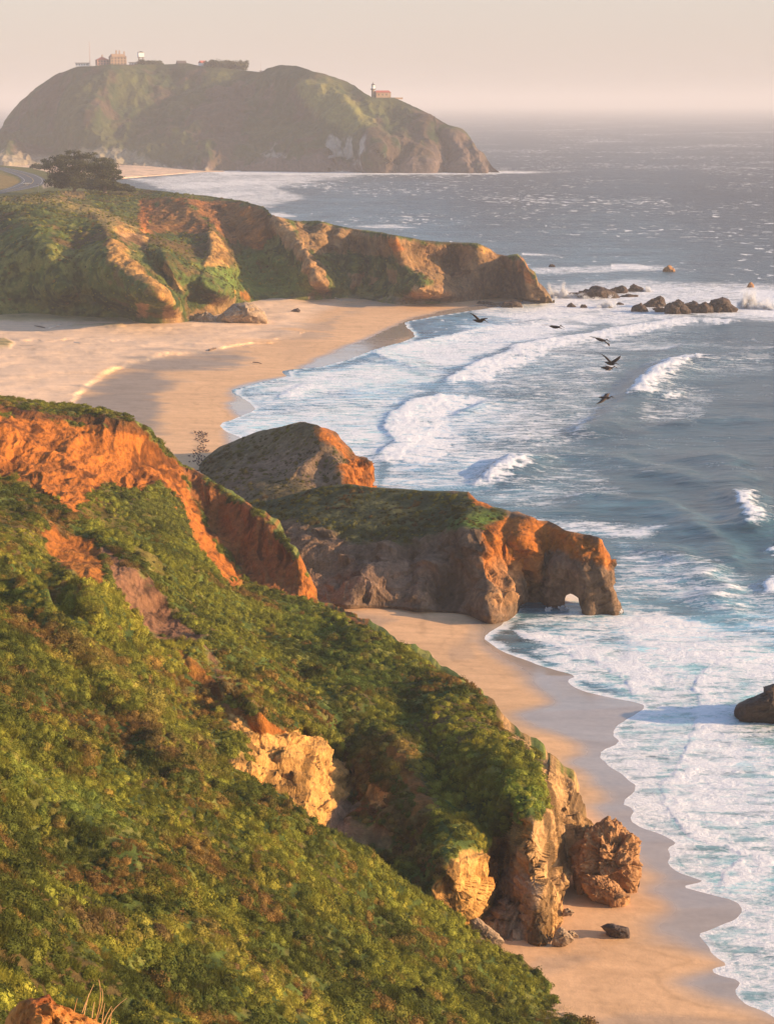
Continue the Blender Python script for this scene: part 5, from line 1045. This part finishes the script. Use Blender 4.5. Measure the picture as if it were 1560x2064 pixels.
tree('cypress_tree', 212, 382, 900, [(208,323,20,5),(205,378,30,6),(232,376,16,6),(222,334,20,8),(200,340,24,10),(232,346,12,5),(215,352,26,9),(236,358,12,4),(205,366,26,9),(226,370,16,6)], 'lower seaward cypress leaning right against the broad one', 13000, .40, seed=3)
tree('shrub', 252, 386, 905, [(245,376,16,6),(258,379,14,5),(268,384,8,3)], 'low dark bush at the right foot of the cypresses', 3500, .34, trunk=False, seed=4, cat='bush')
tree('shrub', 75, 341, 1330, [(68,335,7,3.5),(80,336,10,4),(92,335,8,4)], 'small row of dark bushes by the bend of the road, left of the broad cypress', 2500, .5, trunk=False, seed=5, cat='bush')
tree('tree_clump', 302, 131, 2300, [(290,128,14,4),(308,127,16,5),(320,129,9,3)], 'low dark clump of trees right of the water tower', 4000, .9, seed=6, trunk=True, cat='tree clump')
tree('tree_clump', 455, 143, 2265, [(428,130,16,7),(450,128,24,6.5),(478,130,22,7),(492,131,9,8),(440,136,24,6),(475,139,24,7)], 'long flat topped wind clipped clump of trees on the hill crest', 9000, 1.0, seed=7, cat='tree clump')

# ================================================================== coast road, car, pole
def zroad(px, py, z): return G(px, py, z)
RO = [(-60,406),(0,390),(20,386),(38,383),(58,379),(77,374),(84,370),(86.5,365),(85,361),(81,358),(70,352.5),(58,349),(44,345.5),(29,342),(18,340),(8,338),(-30,334)]
RI = [(-60,397),(0,385.5),(14,381),(29,376.5),(38,372.5),(46,368.5),(50,365),(50,362.5),(47,359),(42,355.5),(37,353),(28,350),(22,348),(14,345.5),(8,343),(-6,340.5),(-40,337)]
o_ = resamp(RO, 120); i_ = resamp(RI, 120)
def strip(name, t0, t1, z, mat, parent=None, sel=None):
    a = o_*(1-t0)+i_*t0; c = o_*(1-t1)+i_*t1
    A = G(a[:, 0], a[:, 1], z); B = G(c[:, 0], c[:, 1], z); V_ = np.stack([A, B], 1).reshape(-1, 3); F_ = [[2*k, 2*k+1, 2*k+3, 2*k+2] for k in range(119) if sel is None or sel(k)]
    return mesh_from(name, V_, F_, mat, parent)
road = strip('road', -.16, 1.16, 28.30, plain('asphalt', (.075, .078, .085), .85)); prop(road, kind='structure', label='two lane coast road curving round the green bluff top')
prop(strip('road_line', -.012, .012, 28.34, plain('white road paint', (.45, .45, .43))), kind='structure'); prop(strip('road_line', .988, 1.012, 28.34, bpy.data.materials['white road paint']), kind='structure')
prop(strip('road_line', .49, .51, 28.34, plain('yellow road paint', (.62, .42, .08))), kind='structure')
cp = G(54, 372.5, 28.34); e = empty('car', tuple(cp), .55, 'small grey car driving round the bend of the coast road', 'car')
CARP = plain('grey car paint', (.13, .14, .15), .3, .5); 
b = MB().box((0, 0, .62), (4.4, 1.8, .62), 0, .97); b.build('body', CARP, e); MB().box((-.2, 0, 1.2), (2.4, 1.6, .56), 0, .8).build('cabin', GLASS, e)
for sx_ in (-1.35, 1.35):
    for sy_ in (-.85, .85): MB().tube((sx_, sy_-.1, .33), (sx_, sy_+.1, .33), .33, .33, 12).build('wheel', plain('tyre', (.03, .03, .03)), e)
for sy_ in (-.6, .6): MB().box((-2.2, sy_, .75), (.1, .35, .16)).build('headlight', WHITE, e)
pp_ = P(79, 399, 905); H = 29*mpp(905); e = empty('utility_pole', tuple(pp_), 0, 'thin pale utility pole at the edge of the road turnout', 'pole'); MB().tube((0, 0, -2), (0, 0, H), .16, .11, 7).build('post', plain('weathered pole', (.42, .33, .25)), e); MB().box((0, 0, H-.7), (2.0, .12, .14)).build('crossarm', WOOD, e)

# ================================================================== pelicans over the surf
PEL = plain('pelican plumage', (.062, .043, .032), .8, .2, .3, 9.0); 
def pelican(px, py, Y, body, wl_, wr_, label):
    """body: (angle deg in the view plane, yaw towards viewer); wings: poly of (dx, dz, dy) metres from the shoulder"""
    loc = P(px, py, Y); ang, yaw = map(math.radians, body)
    f = Vector((math.cos(ang)*math.cos(yaw), -math.sin(yaw), math.sin(ang))).normalized(); side = f.cross(Vector((0, 0, 1))).normalized(); up = side.cross(f)
    prof = [(-.72, .015, 0), (-.62, .05, 0), (-.48, .10, 0), (-.25, .155, -.01), (0, .175, -.01), (.22, .15, 0), (.38, .10, .04), (.46, .065, .10), (.50, .06, .17), (.56, .075, .21), (.64, .055, .19), (.74, .035, .14), (.90, .022, .08), (1.02, .010, .05)]
    V_ = []; F_ = []; k = 10
    for s_, r_, h_ in prof:
        for i in range(k): t_ = i/k*2*math.pi; V_.append(tuple(f*s_+up*(h_+math.sin(t_)*r_*.9)+side*(math.cos(t_)*r_)))
    for a in range(len(prof)-1):
        for i in range(k): j = (i+1) % k; F_.append([a*k+i, a*k+j, (a+1)*k+j, (a+1)*k+i])
    F_ += [list(range(k))[::-1], [(len(prof)-1)*k+i for i in range(k)]]
    for wing in (wl_, wr_):
        pts = [Vector((0, 0, .05))*0+f*.08+up*.06]+[Vector((x, y, z))+f*.08 for x, z, y in wing]; n0 = len(V_); m_ = len(pts)
        ch = np.interp(np.linspace(0, 1, m_), [0, .35, .7, .9, 1], [.44, .46, .36, .24, .06])
        for q, (p_, c_) in enumerate(zip(pts, ch)):
            d = (pts[min(q+1, m_-1)]-pts[max(q-1, 0)]).normalized(); nn = d.cross(f).normalized(); th = .035*(1-q/m_)+.008
            sw_ = -f*(.20*(q/(m_-1))**2)
            V_ += [tuple(p_+sw_+f*c_*.45), tuple(p_+sw_+nn*th), tuple(p_+sw_-f*c_*.55), tuple(p_+sw_-nn*th)]
        for q in range(m_-1):
            for i in range(4): j = (i+1) % 4; F_.append([n0+4*q+i, n0+4*q+j, n0+4*q+4+j, n0+4*q+4+i])
        F_ += [[n0, n0+1, n0+2, n0+3], [n0+4*m_-4+i for i in range(4)][::-1]]
    o = mesh_from('pelican', V_, F_, PEL, smooth=True); o.location = tuple(loc); prop(o, label, 'pelican', 'pelicans gliding over the surf'); return o
pelican(965, 647, 190, (-8, 25), [(-.22,.28,.25),(-.48,.55,.45),(-.75,.70,.6),(-1.02,.76,.7)], [(.2,.16,-.25),(.45,.28,-.5),(.7,.32,-.65),(1.0,.36,-.75)], 'leftmost pelican, both wings raised over pale foam')
pelican(1119, 659, 190, (-4, 30), [(-.3,.12,.25),(-.6,.14,.5),(-.9,.12,.6),(-1.2,.10,.7)], [(.25,.02,-.3),(.4,-.05,-.6),(.65,-.1,-.8),(.92,-.14,-.9)], 'pelican gliding with level outstretched wings, second from the left')
pelican(1211, 685, 190, (-15, 20), [(-.3,.14,.2),(-.6,.2,.4),(-.85,.2,.5),(-1.05,.2,.6)], [(.25,-.08,-.3),(.5,-.22,-.5),(.72,-.36,-.6),(.86,-.62,-.6)], 'pelican banking with its right wing tip drooping')
pelican(1230, 733, 185, (-10, 35), [(-.2,.32,.2),(-.45,.6,.4),(-.7,.8,.5),(-1.05,.98,.6)], [(.25,.25,-.25),(.5,.45,-.45),(.75,.62,-.55),(1.0,.84,-.6)], 'pelican with wings held high in a wide V')
pelican(1225, 742, 178, (-4, 10), [(.02,.08,.5),(-.05,.1,.9),(-.12,.06,1.2),(-.2,.02,1.4)], [(-.02,-.02,-.5),(-.1,-.04,-.9),(-.2,-.05,-1.2),(-.3,-.03,-1.4)], 'pelican seen side on close below the one with its wings in a V')
pelican(1220, 802, 180, (-3, 25), [(-.25,-.08,-.3),(-.4,-.22,-.55),(-.6,-.36,-.75),(-.85,-.48,-.9)], [(.05,.18,.3),(.2,.27,.6),(.4,.28,.85),(.62,.26,1.0)], 'lowest pelican, one wing down and one wing up')

# ================================================================== flock resting on the sand
FLK = [(460,420),(480,470),(440,450),(530,540),(590,450),(610,500),(660,420),(700,440),(680,470),(730,430),(780,460),(850,460),(870,480),(910,510),(930,590),(890,540),(860,560),(790,530),(780,560),(720,520),(680,560),(610,580),(640,590),(700,600),(740,600),(820,620),(790,640),(610,640),(670,670),(700,710),(760,680),
 (490,720),(520,700),(570,760),(640,750),(720,790),(730,820),(800,740),(880,740),(850,790),(890,820),(950,810),(980,790),(770,860),(685,905),(775,940),(890,965),(635,970),(580,1030),(670,1040),(720,1060),(800,1080),(830,1050),(580,1105),(630,1120),(690,1150),(750,1150),(820,1160),(780,1210),(890,1160),(900,1210),(990,1170),(950,1200),(630,1190),(440,1170),
 (655,1255),(405,1280),(500,1260),(530,1295),(630,1335),(715,1370),(700,1395),(835,1410),(600,1420),(440,1365),(405,1420),(570,1380),(540,1490),(610,1530),(630,1480),(470,1570),(720,1510),(740,1570),(400,1590),(590,1600),(620,1640),(560,1700),(240,1610),(225,1380)]
b = MB(); b.sphere((0, 0, .30), (.34, .16, .17), 10, 7); b.tube((.22, 0, .36), (.34, 0, .58), .075, .05, 7); b.sphere((.37, 0, .61), (.09, .065, .065), 8, 5); b.tube((.43, 0, .60), (.58, 0, .57), .025, .01, 5)
b.tube((-.26, 0, .30), (-.55, 0, .24), .08, .03, 6); b.tube((.02, .05, .2), (.02, .05, 0), .015, .015, 4); b.tube((.02, -.05, .2), (.02, -.05, 0), .015, .015, 4)
fb = b.build('shore_bird', plain('dark bird plumage', (.085, .055, .045), .8), smooth=True); first = True; rb = random.Random(5)
for x, y in FLK:
    pxq, pyq = 370+x/19.5, 850+y/19.5; hh, _ = ground_h(np.array([pxq]), np.array([pyq])); q = G(pxq, pyq, float(hh[0]))
    o = fb if first else fb.copy()
    if not first: COL.objects.link(o)
    first = False; o.location = (q[0], q[1], q[2]-.02); o.rotation_euler = (0, 0, rb.uniform(0, 6.28)); s_ = rb.uniform(.62, .80); o.scale = (s_, s_, s_)
    prop(o, ('small dark bird in the dense top bunch of the flock on the sand' if y < 840 else 'small dark bird in the middle bunch of the flock on the sand' if y < 1230 else 'small dark bird among the scattered lower birds of the flock on the sand'), 'bird', 'flock of birds resting on the sand')

# ================================================================== spray where the swell hits the rocks
def spray(puffs, n, size, seed):
    rs = np.random.RandomState(seed); Vs = []; 
    for x, y, rx_, ry_, Y, w_ in puffs:
        k = int(n*w_); m = mpp(Y); c = P(x, y+ry_*.9, Y); J = 26; jd = np.stack([rs.randn(J)*.75+.1, rs.randn(J)*.6, np.abs(rs.randn(J))*.75+.25], 1); jl = .4+.8*rs.rand(J)
        o0 = rs.randn(J, 3)*arr((.45, .45, .05)); js = rs.randint(0, J, k); t_ = (rs.rand(k)**.7)[:, None]
        q = o0[js]+jd[js]*jl[js][:, None]*t_+rs.randn(k, 3)*(.05+.16*t_)-arr((0, 0, .55))*t_**2*0.6; q = c+q*arr((rx_, rx_, ry_*1.5))*m
        q = q[q[:, 2] > -.2]; Vs.append(q)
    q = np.concatenate(Vs); n_ = len(q); a = rs.randn(n_, 3); a /= np.linalg.norm(a, axis=1)[:, None]; b_ = np.cross(a, rs.randn(n_, 3)); b_ /= np.linalg.norm(b_, axis=1)[:, None]; s_ = (size*(.4+rs.rand(n_)))[:, None]
    return np.stack([q-a*s_, q-b_*s_, q+a*s_, q+b_*s_], 1).reshape(-1, 3), np.arange(4*n_).reshape(n_, 4)
tS = NT('spray'); bd_ = tS.n('BsdfDiffuse'); bd_.inputs[0].default_value = C3(.85, .85, .85); tt = tS.n('BsdfTranslucent'); tt.inputs[0].default_value = C3(.85, .85, .85); mx = tS.n('MixShader'); tS.l(bd_.outputs[0], mx.inputs[1]); tS.l(tt.outputs[0], mx.inputs[2]); tS.l(mx.outputs[0], tS.out.inputs[0])
def Yz(x, y): return float(G(x, y, 0)[1])
v_, f_ = spray([(1498,606,12,14,Yz(1500,622),1.2),(1512,604,14,20,Yz(1500,622),1.3),(1536,612,20,10,Yz(1530,622),1.0),(1555,616,16,7,Yz(1550,624),.6),(1112,592,10,8,Yz(1112,600),.5),(1132,588,13,10,Yz(1130,600),1.0),(1158,595,18,5,Yz(1160,600),.7),(1220,612,12,7,Yz(1220,620),.6),(1302,583,7,6,Yz(1300,588),.35),(1190,600,20,2.5,Yz(1190,602),.3),
   (1246,1230,5,4,Yz(1250,1236),.12),(1134,1226,5,4,Yz(1134,1230),.12),(1104,1228,4,5,Yz(1104,1232),.12),(690,345,18,3,Yz(690,348),.15),(1012,345,8,4,Yz(1012,347),.15)], 22000, .075, 3)
prop(mesh_from('sea_spray', v_, f_, tS.m, smooth=False), kind='stuff', label='bursts of white spray where the swell strikes the rocks')

# driftwood logs on the upper beach
DW = plain('bleached driftwood', (.62, .52, .42), .9); DK_ = plain('dark driftwood', (.14, .095, .07), .9)
for x0, y0, x1, y1, r_, mt_, lab in [(100,662,127,654,.42,DW,'longest pale bleached log at the edge of the dune grass'),(422,706,436,702,.30,DK_,'dark log lying on the crest of the sand step'),(406,672,432,669,.16,DK_,'thin dark stick on the pale sand below the bluff foot'),(444,668,466,664,.16,DK_,'thin dark stick right of the other one below the bluff foot'),
    (150,690,166,694,.22,DW,'short pale log in the middle of the upper beach'),(70,657,92,661,.25,DK_,'dark log beside the blue grey patch near the dune grass'),(40,738,56,742,.18,DK_,'small dark stick near the left edge of the upper beach'),(510,730,528,733,.16,DK_,'small dark stick on the smooth sand right of the sand step'),(668,598,690,606,.20,DW,'short pale stick near the foot of the green ridge'),
    (1098,2024,1106,2027,.05,DK_,'tiny dark stick on the orange sand near the bottom')]:
    ha, _ = ground_h(np.array([x0, x1]), np.array([y0, y1])); a = G(x0, y0, float(ha[0])+.1); c = G(x1, y1, float(ha[1])+.1); mid = (a+c)/2+arr((0, .4, .08))
    b = MB().tube(tuple(a), tuple(mid), r_*.8, r_, 7).tube(tuple(mid), tuple(c), r_, r_*.5, 7); prop(b.build('driftwood_log', mt_, smooth=True), lab, 'driftwood', 'driftwood on the upper beach')
# dry stalks and grass round the rust rock
ST_ = plain('dry stalk', (.52, .30, .12), .8); rs = np.random.RandomState(17)
for x0, y0, x1, y1, bend, lab in [(194,2048,200,1975,1,'tallest dry stalk, curving up from the right shoulder of the orange rock'),(196,2050,206,1992,1,'shorter stalk just right of the tallest one'),(166,2036,190,1984,0,'long stalk leaning right, left of the tallest one'),
  (170,2040,180,2004,0,'short upright stalk at the left of the clump'),(214,2060,256,2012,-1,'long stalk leaning far out to the right'),(206,2058,212,2022,0,'short upright stalk right of the middle of the clump'),(206,2060,226,2028,0,'short stalk leaning right below the tallest one'),
  (186,2046,191,2020,0,'short stubby stalk at the foot of the tallest one'),(150,2036,157,2012,0,'short stalk standing alone on the left of the clump'),(222,2064,227,2032,0,'short upright stalk at the right end of the clump')]:
    Yk = 34.2+rs.rand(); b = MB(); a = P(x0, y0+6, Yk); c = P(x1, y1, Yk+rs.randn()*.2); mid = (a+c)/2+arr((bend*.12, 0, .05)); pr = a; n0 = 0
    for t_ in np.linspace(.2, 1, 5):
        q = a*(1-t_)**2+2*mid*t_*(1-t_)+c*t_*t_; b.tube(tuple(pr), tuple(q), .012*(1.1-t_*.5), .012*(1.0-t_*.5), 5, False); pr = q
    prop(b.build('dry_stalk', ST_), lab, 'dry stalk', 'dry stalks beside the orange rock')
